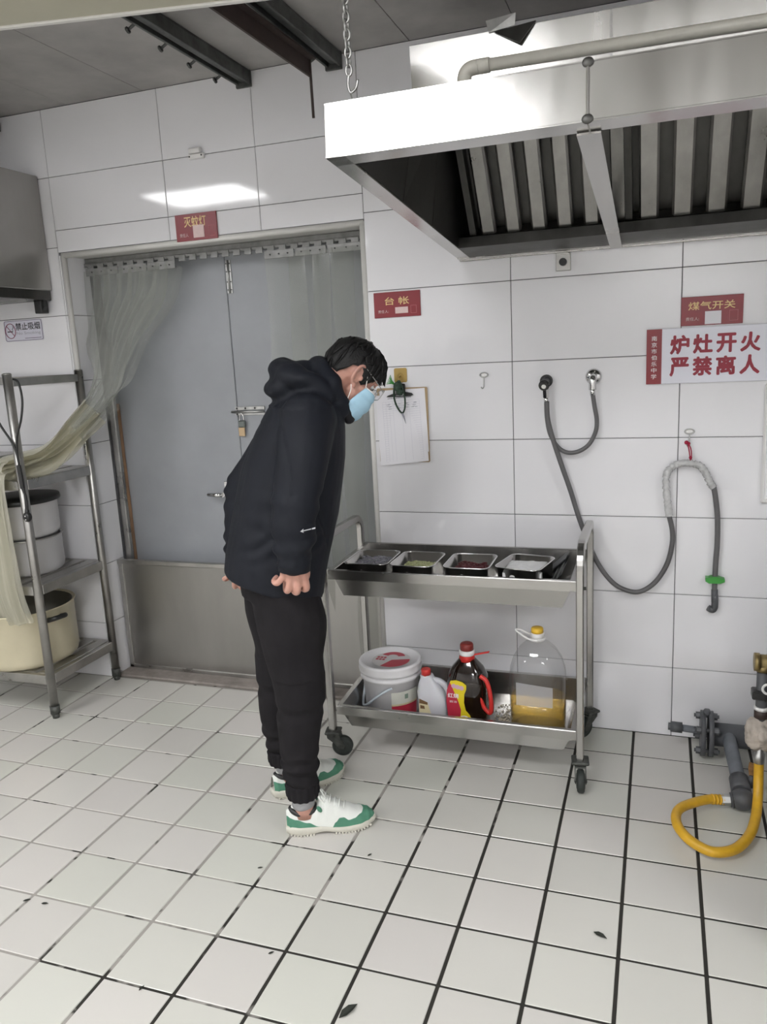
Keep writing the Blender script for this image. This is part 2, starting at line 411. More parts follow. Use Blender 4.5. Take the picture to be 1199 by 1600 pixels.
M['food_p'] = mat('shredded_purple', (0.16, 0.15, 0.21), 0.6, col2=(0.50, 0.50, 0.52), vscale=120)
M['leaf'] = mat('dark_wilted_leaf', (0.022, 0.026, 0.018), 0.7, var=0.5, vscale=60)
M['stove'] = mat('dark_stove_steel', (0.12, 0.12, 0.12), 0.5, 0.6, var=0.3)
M['raildull'] = mat('dull_rail_steel', (0.30, 0.30, 0.295), 0.5, 0.6, var=0.3, vscale=30)
# ================================================================== THE ROOM
ZC = 2.667
def grout_floor():
    m = bpy.data.materials.new('floor_grout'); m.use_nodes = True; nt = m.node_tree; N = nt.nodes; L = nt.links
    b = N['Principled BSDF']; b.inputs['Roughness'].default_value = 0.85
    geo = N.new('ShaderNodeNewGeometry')
    dt = N.new('ShaderNodeVectorMath'); dt.operation = 'DOT_PRODUCT'; dt.inputs[1].default_value = (0.80, -0.45, 0)
    L.new(geo.outputs['Position'], dt.inputs[0])
    nz = N.new('ShaderNodeTexNoise'); nz.inputs['Scale'].default_value = 7; nz.inputs['Detail'].default_value = 3
    L.new(geo.outputs['Position'], nz.inputs['Vector'])
    mm = N.new('ShaderNodeMath'); mm.operation = 'MULTIPLY_ADD'; mm.inputs[1].default_value = 1.9
    L.new(nz.outputs['Fac'], mm.inputs[0]); L.new(dt.outputs['Value'], mm.inputs[2])
    rp = N.new('ShaderNodeMapRange'); rp.inputs[1].default_value = 0.98; rp.inputs[2].default_value = 1.10
    L.new(mm.outputs[0], rp.inputs[0])
    n3 = N.new('ShaderNodeTexNoise'); n3.inputs['Scale'].default_value = 11; n3.inputs['Detail'].default_value = 2; L.new(geo.outputs['Position'], n3.inputs['Vector'])
    r3 = N.new('ShaderNodeMapRange'); r3.inputs[1].default_value = 0.615; r3.inputs[2].default_value = 0.655; L.new(n3.outputs['Fac'], r3.inputs[0])
    mxm = N.new('ShaderNodeMath'); mxm.operation = 'MAXIMUM'; L.new(rp.outputs[0], mxm.inputs[0]); L.new(r3.outputs[0], mxm.inputs[1])
    mx = N.new('ShaderNodeMix'); mx.data_type = 'RGBA'
    mx.inputs[6].default_value = (0.33, 0.31, 0.285, 1); mx.inputs[7].default_value = (0.022, 0.020, 0.016, 1)
    L.new(mxm.outputs[0], mx.inputs[0]); L.new(mx.outputs[2], b.inputs['Base Color'])
    return m
M['fgrout'] = grout_floor()

XL, XR, YF = -3.4, 2.9, -5.6
flo = MB().box(XL, XR, YF, 0.42, -0.06, -0.0022).build('floor', M['fgrout']); tag(flo, kind='structure')
SX, SY, LX0, RY0 = 0.2100, 0.21114, 0.46479, 0.01716
GAP, GAPX = 0.0076, 0.0098
tb = MB().box(-SX/2+GAPX/2, SX/2-GAPX/2, -SY/2+GAP/2, SY/2-GAP/2, -0.010, 0.0, 0.0016)
tmesh = tb.mesh('floor_tile'); tmesh.materials.append(M['ftile'])
rest = MB(); cnt = 0
for j in range(27):
    for i in range(-19, 12):
        cx = LX0+(i+0.5)*SX; cy = RY0-(j+0.5)*SY
        if cx-SX/2 < XL or cx+SX/2 > XR or cy-SY/2 < YF: continue
        t = (random.uniform(-.0006, .0006))
        if j < 11 and -2.75 < cx < 1.35 and not (j > 8 and cx < -1.6) and not (j > 7 and cx > 1.1):
            if j == 0:
                y1 = -0.001; y0 = RY0-SY+GAP/2
                o = MB().box(cx-SX/2+GAPX/2, cx+SX/2-GAPX/2, y0, y1, -0.010, 0, 0.0016).build('floor_tile', M['ftile'], flo)
            else:
                o = bpy.data.objects.new('floor_tile', tmesh); COL.objects.link(o); o.parent = flo
                o.location = V((cx, cy, t))-flo.location
            cnt += 1
        else:
            rest.box(cx-SX/2+GAPX/2, cx+SX/2-GAPX/2, cy-SY/2+GAP/2, min(cy+SY/2-GAP/2, -0.001), -0.010, 0, 0)
tag(rest.build('floor_tiling', M['ftile'], flo), kind='stuff')

# ---- back wall with the door opening
DX0, DX1, DZ = -2.045, -0.588, 2.050
wb = MB()
wb.box(XL, DX0, 0.006, 0.32, 0, ZC); wb.box(DX1, XR, 0.006, 0.32, 0, ZC); wb.box(DX0, DX1, 0.006, 0.32, DZ, ZC)
wall = wb.build('wall_back', M['grout_wall']); tag(wall, kind='structure')
J = 0.0026
def wtile(x0, x1, z0, z1, m='wtile'):
    j = J/2
    t = random.uniform(0, .0010)
    MB().box(x0+j, x1-j, -t, 0.0075, z0+j, z1-j, 0.0012).build('wall_tile', M[m], wall)
rowsR = [0.0, 0.286]+[0.286+0.3*k for k in range(1, 8)]+[ZC]
colsR = [DX1+0.012, 0.0, 0.6054, 1.2108, 1.8162, 2.4216, XR]
for a, b in zip(colsR, colsR[1:]):
    for c, d in zip(rowsR, rowsR[1:]): wtile(a, b, c, d)
colsT = [-2.067, -1.4665, -1.0275, DX1+0.012]
for a, b in zip(colsT, colsT[1:]):
    wtile(a, b, 2.063, 2.159) if True else None
    wtile(a, b, 2.159, 2.386); wtile(a, b, 2.386, ZC)
rowsL = rowsR[:8]+[2.086, 2.386, ZC]
colsL = [XL, -3.2718, -2.6718, -2.067]
for a, b in zip(colsL, colsL[1:]):
    for c, d in zip(sorted(set(rowsL)), sorted(set(rowsL))[1:]): wtile(a, b, c, d)
rr = [0.0, 0.286, 0.586, 0.886, 1.186, 1.486, 1.786, 2.052]
for c, d in zip(rr, rr[1:]):
    wtile(-2.067, DX0-0.012, c, d)
    MB().box(DX0-0.001, DX0+0.006, 0.012, 0.165, c+J/2, min(d, DZ)-J/2, 0.0012).build('wall_tile', M['wtile'], wall)
    MB().box(DX1-0.006, DX1+0.001, 0.012, 0.165, c+J/2, min(d, DZ)-J/2, 0.0012).build('wall_tile', M['wtile'], wall)
MB().box(DX0, DX1, 0.012, 0.30, DZ-0.004, DZ+0.006, 0.001).build('lintel_lining', M['trimw'], wall)
def quarter(p0, p1, c):
    mb = MB(); mb.tube([p0, p1], 0.0125, 14); return mb
quarter((DX0-0.0015, 0.0105, 0.0), (DX0-0.0015, 0.0105, DZ+0.006), 0).build('corner_trim', M['trimw'], wall)
quarter((DX1+0.0015, 0.0105, 0.0), (DX1+0.0015, 0.0105, DZ+0.006), 0).build('corner_trim', M['trimw'], wall)
quarter((DX0-0.008, 0.0105, DZ+0.001), (DX1+0.008, 0.0105, DZ+0.001), 0).build('corner_trim', M['trimw'], wall)

# ---- other walls, behind and beside the camera
def shell(name, *b):
    return tag(MB().box(*b).build(name, M['paint']), kind='structure')
shell('wall_left', XL-0.12, XL, YF, 0.32, 0, ZC)
shell('wall_right', XR, XR+0.12, YF, 0.32, 0, ZC)
shell('wall_front', XL-0.12, XR+0.12, YF-0.12, YF, 0, ZC)

# ---- ceiling of boards
ce = MB().box(XL-0.12, XR+0.12, YF-0.12, 0.32, ZC+0.008, ZC+0.12).build('ceiling', M['grout_wall']); tag(ce, kind='structure')
xs = [XL]+[-3.09+0.39*k for k in range(16)]
xs = [x for x in xs if x < XR]+[XR]
for a, b in zip(xs, xs[1:]):
    MB().box(a+0.0012, b-0.0012, YF, 0.0, ZC, ZC+0.0085, 0.001).build('ceiling_board', M['ceil'], ce)

# ---- doorway: steel double door, jamb battens, sill
door = thing('door_1', None, None, (-1.32, 0.24, 0)); tag(door, kind='structure')
SEAM = -1.348
MB().box(DX0+0.002, SEAM-0.0025, 0.24, 0.285, 0.012, DZ-0.006, 0.003).build('door_leaf', M['door'], door)
MB().box(SEAM+0.0025, DX1-0.002, 0.236, 0.285, 0.012, DZ-0.006, 0.003).build('door_leaf', M['door'], door)
hg = MB(); hg.box(-1.343, -1.3315, 0.231, 0.236, 1.845, 1.99, 0.001); hg.box(-1.326, -1.3145, 0.231, 0.236, 1.845, 1.99, 0.001)
hg.cyl((-1.3288, 0.229, 1.845), (-1.3288, 0.229, 1.99), 0.005, n=10)
h = hg.build('hinge', M['zinc'], door)
sc = MB()
for x in (-1.3375, -1.320):
    for z in (1.86, 1.895, 1.94, 1.975): sc.cyl((x, 0.232, z), (x, 0.2285, z), 0.003, n=8)
sc.build('screw', M['black'], h)
lt = MB(); lt.box(-1.355, -1.20, 0.229, 0.236, 1.312, 1.328, 0.001); lt.box(-1.355, -1.20, 0.229, 0.236, 1.287, 1.298, 0.001)
lt.cyl((-1.372, 0.224, 1.304), (-1.20, 0.224, 1.304), 0.0055, n=10)
l = lt.build('door_bolt', M['zinc'], door)
sc = MB()
for x, z in ((-1.345, 1.32), (-1.30, 1.32), (-1.345, 1.2925), (-1.25, 1.32)): sc.cyl((x, 0.2295, z), (x, 0.226, z), 0.0045, n=8)
sc.build('screw', M['black'], l)
hd = MB(); hd.cyl((-1.44, 0.24, 0.912), (-1.44, 0.185, 0.912), 0.012); hd.tube([(-1.44, 0.187, 0.912), (-1.47, 0.182, 0.912), (-1.52, 0.186, 0.912)], [0.011, 0.011, 0.009], 10)
hd.box(-1.455, -1.425, 0.232, 0.2402, 0.86, 0.97, 0.002)
hd.build('door_handle', M['chrome'], door)
for x0, x1, y0, y1, z1 in ((DX0+0.008, DX0+0.042, 0.178, 0.205, 1.40), (DX0+0.010, DX0+0.036, 0.208, 0.238, 1.36)):
    MB().box(x0, x1, y0, y1, 0.015, z1, 0.004).build('jamb_batten', M['wood'] if y0 > .2 else M['oldsteel'], door)
tag(MB().box(DX0+0.006, DX1-0.006, 0.014, 0.236, -0.002, 0.012, 0.003).build('door_sill', mat('stained_sill', (0.34, 0.30, 0.275), 0.7, var=0.45, vscale=14), door), 'brown stained stone door sill')
pk = thing('padlock', 'small padlock with tan tag hanging from the grey door bolt', 'padlock', (-1.318, 0.217, 1.21))
mb = MB(); mb.tube(catmull([(-1.328, 0.217, 1.262), (-1.328, 0.217, 1.285), (-1.318, 0.217, 1.297), (-1.308, 0.217, 1.285), (-1.308, 0.217, 1.262)], 4), 0.003, 8); mb.build('shackle', M['chrome'], pk)
MB().box(-1.336, -1.300, 0.209, 0.225, 1.232, 1.264, 0.004).build('lock_body', mat('dull_lock_body', (0.16, 0.18, 0.17), 0.4, 0.6), pk)
MB().box(-1.338, -1.306, 0.214, 0.220, 1.190, 1.232, 0.002).build('tag', mat('tan_tag', (0.55, 0.40, 0.24), 0.6), pk)

# ---- steel splash board standing in the doorway
sb = thing('splash_board', 'low brushed steel barrier board standing across the doorway in front of the grey door', 'barrier', (-1.32, 0.12, 0.012))
BX0, BX1 = DX0+0.012, DX1-0.012
MB().box(BX0+0.02, BX1-0.02, 0.114, 0.120, 0.018, 0.572, 0.001).build('panel', M['board'], sb)
MB().box(BX0-0.004, BX1+0.004, 0.104, 0.128, 0.566, 0.590, 0.003).build('top_rail', M['oldsteel'], sb)
MB().box(BX0, BX0+0.026, 0.106, 0.126, 0.012, 0.568, 0.002).build('side_rail', M['oldsteel'], sb)
MB().box(BX1-0.026, BX1, 0.106, 0.126, 0.012, 0.568, 0.002).build('side_rail', M['oldsteel'], sb)
MB().box(BX0, BX1, 0.106, 0.126, 0.012, 0.030, 0.002).build('bottom_rail', M['oldsteel'], sb)

# ---- lamps in the ceiling (behind and above the camera; they light the room)
for k, (x, y, hx, hy, s) in enumerate(LAMPS):
    nm = ['above the middle of the aisle', 'in the left corner before the door', 'to the right behind the camera', 'far back on the left', 'far back on the right'][k]
    t = thing('ceiling_light', 'flush square panel light in the ceiling '+nm, 'light', (x, y, ZC-0.03))
    fr = MB()
    for a, b, c, d in ((x-hx-.02, x+hx+.02, y-hy-.02, y-hy), (x-hx-.02, x+hx+.02, y+hy, y+hy+.02), (x-hx-.02, x-hx, y-hy, y+hy), (x+hx, x+hx+.02, y-hy, y+hy)):
        fr.box(a, b, c, d, ZC-0.022, ZC-0.001, 0.002)
    fr.build('frame', M['white'], t)
    MB().box(x-hx, x+hx, y-hy, y+hy, ZC-0.014, ZC-0.002).build('diffuser', emit('panel_glow_%d' % k, (0.985, 0.99, 1.0), s), t)

# ---- steel tracks on the ceiling
def track(x, y0, y1, label, wd=0.07, screws=(0.12, 0.30, 0.48, 0.66)):
    t = thing('ceiling_track', label, 'track', (x, (y0+y1)/2, ZC-0.06), 'steel tracks on the ceiling')
    mb = MB(); mb.box(x-wd/2, x+wd/2, y0, y1, ZC-0.012, ZC-0.0005, 0.002)
    mb.box(x-wd/2, x-wd/2+0.010, y0, y1, ZC-0.052, ZC-0.010, 0.002); mb.box(x+wd/2-0.010, x+wd/2, y0, y1, ZC-0.052, ZC-0.010, 0.002)
    mb.box(x-0.012, x+0.012, y0, y1, ZC-0.042, ZC-0.010, 0.002)
    mb.build('channel', M['trackm'], t)
    MB().box(x-wd/2-0.004, x+wd/2+0.004, y1-0.012, y1, ZC-0.062, ZC-0.001, 0.002).build('end_plate', M['trackm'], t)
    for s in screws:
        b = MB(); yy = y1-s
        b.cyl((x-wd/2-0.001, yy, ZC-0.04), (x-wd/2-0.03, yy, ZC-0.055), 0.005, n=8); b.cyl((x-wd/2-0.03, yy, ZC-0.055), (x-wd/2-0.037, yy, ZC-0.058), 0.011, n=6)
        b.build('screw', M['trackm'], t)
track(-1.05, -3.0, -0.004, 'dull steel ceiling track ending at the wall left of the brown angle iron', 0.06)
track(-0.655, -1.6, -0.02, 'dull steel ceiling track between the brown angle iron and the hanging chain', 0.06, (0.1, 0.26, 0.45))
track(-2.33, -0.9, -0.004, 'short end of dull steel track above the small left hood', 0.07, (0.15,))

an = thing('angle_iron', 'rusty brown angle iron under the ceiling with a rod hanging from its end', 'beam', (-0.79, -0.6, 2.55))
mb = MB(); A0, A1 = V((-0.735, -2.4, 2.595)), V((-0.686, -0.19, 2.595))
mb.bar(A0+V((0, 0, -.025)), A1+V((0, 0, -.025)), 0.008, 0.060); mb.bar(A0+V((0.012, 0, .003)), A1+V((0.012, 0, .003)), 0.032, 0.006)
mb.build('angle', M['rust'], an)
mb = MB(); mb.tube([A1+V((0.004, -.004, .076)), A1+V((0.006, -.004, -.195))], 0.0055, 8); mb.build('hanging_rod', M['rust'], an)

du = thing('ceiling_duct', 'cream painted duct crossing the upper left corner below the ceiling', 'duct', (-1.0, -1.4, 2.40))
a, b = V((-1.62, -1.41, 2.43)), V((-0.30, -1.13, 2.43)); dd = (b-a).normalized(); pn = V((dd.y, -dd.x, 0))
MB().bar(a+pn*0.17, b+pn*0.17, 0.34, 0.06, bev=0.006).build('duct_body', M['creamduct'], du)
MB().bar(a+pn*0.008+V((0, 0, -.031)), b+pn*0.008+V((0, 0, -.031)), 0.016, 0.008, bev=0.002).build('edge_lip', M['trimw'], du)
for q in (a+dd*0.25, b-dd*0.25):
    MB().cyl(q+pn*0.17+V((0, 0, .028)), q+pn*0.17+V((0, 0, ZC-2.4305)), 0.006, n=8).build('hanger_rod', M['zinc'], du)
# ================================================================== BIG RANGE HOOD
TH = math.atan2(0.114, 1.285)
def hw(p):   # hood frame: x, distance from the wall, height above the rim plane
    x, v, q = p
    return V((x, -0.006-v*math.cos(TH)+q*math.sin(TH), 1.874+v*math.sin(TH)+q*math.cos(TH)))
HX0, HX1, HV, SEAMX = -0.191, 2.25, 1.290, 0.389
hood = thing('range_hood', 'large stainless steel canopy hood hanging over the trolley on the right', 'hood', (1.0, -0.65, 1.874))
def hpart(name, mb, m, parent=hood): return mb.xf(hw).build(name, m, parent)
for k, (a, b) in enumerate(((HX0, SEAMX-0.002), (SEAMX+0.002, HX1))):
    mb = MB()
    mb.box(a, b, HV-0.004, HV, 0.0, 0.116, 0.0015)                         # front sheet
    mb.box(a, b, HV-0.062, HV, -0.001, 0.003)                              # bottom lip
    mb.box(a, b, HV-0.10, HV, 0.113, 0.117)                                # top return
    hpart('front_panel', mb, M['hoodsteel'])
mb = MB(); mb.box(SEAMX-0.0035, SEAMX+0.0035, HV-0.002, HV+0.0035, 0.008, 0.108, 0.002); hpart('seam_strip', mb, M['chrome'])
for q in (0.004, 0.113):
    mb = MB(); mb.ell((SEAMX, HV+0.001, q), (0.012, 0.005, 0.010)); hpart('weld_spot', mb, M['greasy'])
mb = MB(); mb.box(HX0, HX0+0.004, 0.0, HV, 0.0, 0.116, 0.001); mb.box(HX0, HX0+0.046, 0.0, HV, -0.001, 0.003); hpart('side_panel', mb, M['hoodsteel'])
mb = MB(); mb.box(HX1-0.004, HX1, 0.0, HV, 0.0, 0.116, 0.001); mb.box(HX1-0.046, HX1, 0.0, HV, -0.001, 0.003); hpart('side_panel', mb, M['hoodsteel'])
mb = MB(); mb.box(HX0, HX1, 0.0, 0.012, -0.006, 0.05, 0.001); mb.box(HX0, HX1, 0.0, 0.045, -0.003, 0.002); hpart('rear_rim', mb, M['hoodsteel'])
# roof over the canopy and the upper box that holds the filters
mb = MB(); mb.add([(HX0, HV-.1, .115), (HX1, HV-.1, .115), (HX1, .60, .27), (HX0, .60, .27), (HX0, HV-.1, .118), (HX1, HV-.1, .118), (HX1, .60, .273), (HX0, .60, .273)],
    [(0, 1, 2, 3), (4, 5, 6, 7), (0, 1, 5, 4), (2, 3, 7, 6)]); hpart('roof_sheet', mb, M['greasy'])
for k, (a, b) in enumerate(((HX0+0.006, SEAMX-0.0015+0.004), (SEAMX+0.0055, HX1))):
    mb = MB(); mb.add([(a, .596, .262), (b, .596, .262), (b, .636, .505), (a, .636, .505), (a, .600, .262), (b, .600, .262), (b, .640, .505), (a, .640, .505)], [(3, 2, 1, 0), (4, 5, 6, 7), (0, 1, 5, 4), (1, 2, 6, 5), (2, 3, 7, 6), (3, 0, 4, 7)]); mb.box(a, b, 0.0, 0.638, 0.503, 0.507); hpart('upper_box_panel', mb, M['hoodsteel'])
mb = MB(); mb.add([(SEAMX+.001, .598, .27), (SEAMX+.008, .598, .27), (SEAMX+.008, .637, .503), (SEAMX+.001, .637, .503), (SEAMX+.001, .604, .27), (SEAMX+.008, .604, .27), (SEAMX+.008, .643, .503), (SEAMX+.001, .643, .503)], [(3, 2, 1, 0), (4, 5, 6, 7), (0, 1, 5, 4), (1, 2, 6, 5), (2, 3, 7, 6), (3, 0, 4, 7)]); hpart('seam_strip', mb, M['chrome'])
mb = MB(); mb.box(HX0+0.004, HX0+0.008, 0.0, 0.60, 0.11, 0.506, 0.001); hpart('upper_box_side', mb, M['hoodsteel'])
mb = MB(); mb.box(HX0, HX1, 0.0, 0.004, 0.04, 0.506); hpart('rear_sheet', mb, M['greasy'])
# inner lining on the left, in three folded panels
def quad(pts, t=0.003):
    p = [V(q) for q in pts]; n = (p[1]-p[0]).cross(p[3]-p[0]).normalized()*t
    return MB().add(p+[q+n for q in p], [(0, 1, 2, 3), (4, 5, 6, 7), (0, 1, 5, 4), (1, 2, 6, 5), (2, 3, 7, 6), (3, 0, 4, 7)])
def LQ(v): return lerpt([(0.0, .44), (.5, .43), (.61, .24), (1.19, .10), (1.3, .08)], v)
for a, b in ((1.245, 0.86), (0.855, 0.56), (0.555, 0.03)):
    mb = quad([(HX0+.047, a, .004), (HX0+.047, b, .004), (HX0+.075, b, LQ(b)), (HX0+.075, a, LQ(a))])
    hpart('lining_panel', mb, M['greasy'])
# oil gutter along the wall and baffle filters leaning over it
mb = MB(); mb.box(HX0+.046, HX1-.046, 0.045, 0.048, 0.0, 0.055); mb.box(HX0+.046, HX1-.046, 0.045, 0.215, 0.0, 0.003); mb.box(HX0+.046, HX1-.046, 0.212, 0.216, 0.0, 0.035, 0.001)
hpart('oil_gutter', mb, M['greasy'])
FA, FB = V((0, 0.175, 0.036)), V((0, 0.535, 0.436)); fd = (FB-FA); fn = V((0, fd.z, -fd.y)).normalized()   # fn looks down into the room
def strip(x0, x1, off, t, mname, name, s0=0.0, s1=1.0, par=hood):
    a, b = FA+fd*s0, FA+fd*s1; mb = MB()
    A = [V((x0, *(a+fn*off).yz)), V((x1, *(a+fn*off).yz)), V((x1, *(b+fn*off).yz)), V((x0, *(b+fn*off).yz))]
    A2 = [p-fn*t for p in A]
    mb.add(A+A2, [(0, 1, 2, 3), (7, 6, 5, 4), (0, 4, 5, 1), (1, 5, 6, 2), (2, 6, 7, 3), (3, 7, 4, 0)])
    return hpart(name, mb, M[mname], par)
def baffle(xc, wd):
    a, b = FA+fd*0.045, FA+fd*0.985; mb = MB()
    pr = [(-wd/2, -.012), (-wd/2, .012), (-wd/2+.007, .019), (wd/2-.007, .019), (wd/2, .012), (wd/2, -.012), (wd/2-.004, -.012), (wd/2-.004, .012), (-wd/2+.004, .012), (-wd/2+.004, -.012)]
    rings = [[V((xc+px, *(q+fn*pz).yz)) for px, pz in pr] for q in (a, b)]
    mb.loft(rings, True, True, smooth=False); return hpart('baffle', mb, M['baffle'])
def bay(x0, x1, n):
    strip(x0, x1, -0.030, 0.003, 'greasy', 'filter_back')
    strip(x0, x0+0.022, 0.020, 0.050, 'greasy', 'filter_frame'); strip(x1-0.022, x1, 0.020, 0.050, 'greasy', 'filter_frame')
    strip(x0+0.022, x1-0.022, 0.022, 0.045, 'greasy', 'filter_frame', 0.0, 0.045)
    p = (x1-x0-0.044)/n
    for k in range(n): baffle(x0+0.022+p*(k+.5), p*0.60)
bay(-0.104, 0.378, 5)
bay(0.420, 0.975, 5); bay(0.985, 1.55, 5); bay(1.56, 2.16, 5)
strip(0.380, 0.418, 0.010, 0.02, 'baffle', 'filter_post')
mb = MB(); mb.add([(0.362, 0.02, -.004), (0.402, 0.02, -.004), (0.412, HV-.055, -.004), (0.362, HV-.055, -.004), (0.362, 0.02, -.008), (0.402, 0.02, -.008), (0.412, HV-.055, -.008), (0.362, HV-.055, -.008)],
    [(0, 1, 2, 3), (4, 5, 6, 7), (0, 1, 5, 4), (1, 2, 6, 5), (2, 3, 7, 6), (3, 0, 4, 7)]); hpart('cross_brace', mb, M['hoodsteel'])
# bent flap of sheet on the upper box
mb = MB(); mb.add([(0.055, .642, .50), (0.13, .642, .508), (0.135, .655, .535), (0.05, .66, .525), (0.055, .645, .50), (0.13, .645, .508), (0.135, .658, .535), (0.05, .663, .525)],
    [(0, 1, 2, 3), (4, 5, 6, 7), (0, 1, 5, 4), (1, 2, 6, 5), (2, 3, 7, 6), (3, 0, 4, 7)]); hpart('bent_flap', mb, M['zinc'])
mb = MB(); mb.add([(0.07, .643, .498), (0.19, .643, .508), (0.145, .648, .455), (0.07, .65, .498), (0.19, .65, .508), (0.145, .654, .455)], [(0, 1, 2), (3, 4, 5), (0, 1, 4, 3), (1, 2, 5, 4), (2, 0, 3, 5)])
hpart('bent_flap', mb, M['greasy'])
# small square valve bracket under the rear rim
bk = MB(); bk.box(0.168, 0.222, -0.010, -0.001, 1.805, 1.868, 0.002); bk.box(0.176, 0.214, -0.028, -0.001, 1.862, 1.868)
b = bk.build('rim_bracket', M['oldsteel'], hood)
mb = MB(); mb.cyl((0.195, -0.009, 1.836), (0.195, -0.022, 1.836), 0.014, n=12); mb.build('bolt', M['black'], b)

pv = thing('drain_pipe', 'cream plastic pipe lying on top of the large hood along its upper box', 'pipe', (0.9, -0.75, 2.15))
zz = 2.298
mb = MB(); mb.tube([(0.06, -0.75, zz), (2.1, -0.75, zz-0.02)], 0.0165, 14); mb.build('pipe', M['pvcpipe'], pv)
mb = MB(); mb.tube(catmull([(0.055, -0.75, zz), (0.025, -0.75, zz-0.004), (0.013, -0.75, zz-0.028), (0.012, -0.75, zz-0.105)], 5), 0.0195, 14); mb.tube([(0.05, -0.75, zz), (0.085, -0.75, zz)], 0.0195, 14); mb.build('elbow', M['pvcpipe'], pv)

ch = thing('hanging_chain', 'thin steel chain with a hook holding the left front corner of the large hood', 'chain', (-0.175, -1.13, 2.08))
CX, CY = -0.183, -1.13
z = 2.645; k = 0
while z > 2.20:
    ring = []
    for q in range(12):
        a = 2*math.pi*q/12; lx, lz = 0.0075*math.cos(a), 0.013*math.sin(a)
        ring.append(V((CX+(lx if k % 2 == 0 else lx*.25), CY+(0 if k % 2 == 0 else lx), z+lz)))
    MB().tube(ring, 0.0028, 6, closed=True).build('chain_link', M['zinc'], ch); z -= 0.0195; k += 1
MB().tube(catmull([(CX, CY, z+0.012), (CX-0.004, CY, z-0.012), (CX+0.002, CY, z-0.03), (CX+0.016, CY, z-0.022), (CX+0.022, CY, z-0.004)], 5), 0.0032, 7).build('hook', M['zinc'], ch)
MB().tube([(CX, CY, z-0.028), (CX+0.006, CY, z-0.05), (CX+0.010, CY, z-0.075), (CX+0.006, CY-0.02, 2.088)], 0.0018, 6).build('wire', M['zinc'], ch)
MB().cyl((CX, CY, 2.64), (CX, CY, ZC), 0.006, n=8).build('ceiling_hook', M['zinc'], ch)

# ---- left hood
lh = thing('range_hood', 'stainless hood at the left edge of the picture above the no smoking sticker', 'hood', (-2.7, -0.4, 1.86))
mb = MB(); mb.box(-3.38, -2.122, -0.90, -0.004, 1.90, 2.398, 0.004); mb.build('hood_body', M['board'], lh)
mb = MB(); mb.box(-3.38, -2.128, -0.895, -0.010, 1.858, 1.90, 0.002); mb.build('lower_rim', M['greasy'], lh)
mb = MB(); mb.box(-3.38, -2.128, -0.17, -0.162, 1.846, 1.86); mb.build('light_lip', M['chrome'], lh)
mb = MB(); mb.prism([(0, 0), (0.06, 0), (0.06, -0.03), (0.045, -0.05), (0.03, -0.03)], (-2.20, -0.03, 1.858), (1, 0, 0), (0, 0, 1), 0.02); mb.box(-2.19, -2.15, -0.06, -0.012, 1.80, 1.858, 0.003)
mb.build('support_bracket', M['black'], lh)

# ================================================================== SIGNS AND SMALL THINGS ON THE BACK WALL
def red_sign(x0, x1, z0, z1, big, bb, small, slip, sq, name_lab, tilt=0.0, slipm='pinkp', squares=True):
    s = thing('wall_sign', name_lab, 'sign', ((x0+x1)/2, -0.004, z0), 'red duty signs on the back wall')
    MB().box(x0, x1, -0.0072, -0.0014, z0, z1, 0.001).build('plate', M['signred'], s)
    lettering(big, bb, -0.0074, M['gold'], s, bold=0.012)
    lettering(small[0], small[1], -0.0074, M['pinkp'], s)
    MB().box(slip[0], slip[1], -0.0086, -0.0072, slip[2], slip[3]).build('name_slip', M[slipm], s)
    mb = MB(); a, b, c, d = sq; t = 0.0012
    for q in ((a, b, c, c+t), (a, b, d-t, d), (a, a+t, c, d), (b-t, b, c, d)): mb.box(q[0], q[1], -0.0080, -0.0072, q[2], q[3])
    mb.build('printed_square', mat('rose_print', (0.52, 0.16, 0.17), 0.5), s)
    return s
red_sign(-1.430, -1.229, 2.052, 2.160, '灭蚊灯', (-1.386, -1.280, 2.107, 2.149), ('责任人', (-1.412, -1.370, 2.068, 2.083)), (-1.345, -1.292, 2.062, 2.112), (-1.270, -1.240, 2.064, 2.106), 'red sign with gold lettering above the steel door')
red_sign(-0.549, -0.356, 1.680, 1.778, '台 帐', (-0.502, -0.402, 1.728, 1.758), ('责任人:', (-0.532, -0.488, 1.698, 1.710)), (-0.460, -0.407, 1.694, 1.718), (-0.396, -0.372, 1.692, 1.722), 'red sign with two spaced gold characters above the clipboard')
red_sign(0.604, 0.806, 1.583, 1.682, '煤气开关', (0.628, 0.780, 1.636, 1.664), ('责任人:', (0.620, 0.664, 1.600, 1.612)), (0.683, 0.736, 1.586, 1.630), (0.762, 0.790, 1.594, 1.630), 'red sign with four gold characters above the white and crimson sign', slipm='paper')

bs = thing('wall_sign', 'large white sign with two lines of crimson characters and a red left strip', 'sign', (0.70, -0.01, 1.383))
MB().box(0.490, 0.905, -0.0135, -0.0085, 1.383, 1.577, 0.001).build('plate', M['signwhite'], bs)
MB().box(0.4898, 0.542, -0.0142, -0.0130, 1.3828, 1.5772, 0.0004).build('red_strip', M['signred'], bs)
for k, c in enumerate('南京市伯乐中学'):
    lettering(c, (0.507, 0.525, 1.545-k*0.0225-0.0085, 1.545-k*0.0225+0.0085), -0.0143, M['signtxt'], bs, bold=0.004)
for r, line in enumerate(('炉灶开火', '严禁离人')):
    for k, c in enumerate(line):
        x = 0.572+k*0.0768; z1 = 1.550-r*0.0775
        lettering(c, (x, x+0.060, z1-0.062, z1), -0.0137, M['signchar'], bs, bold=0.042)

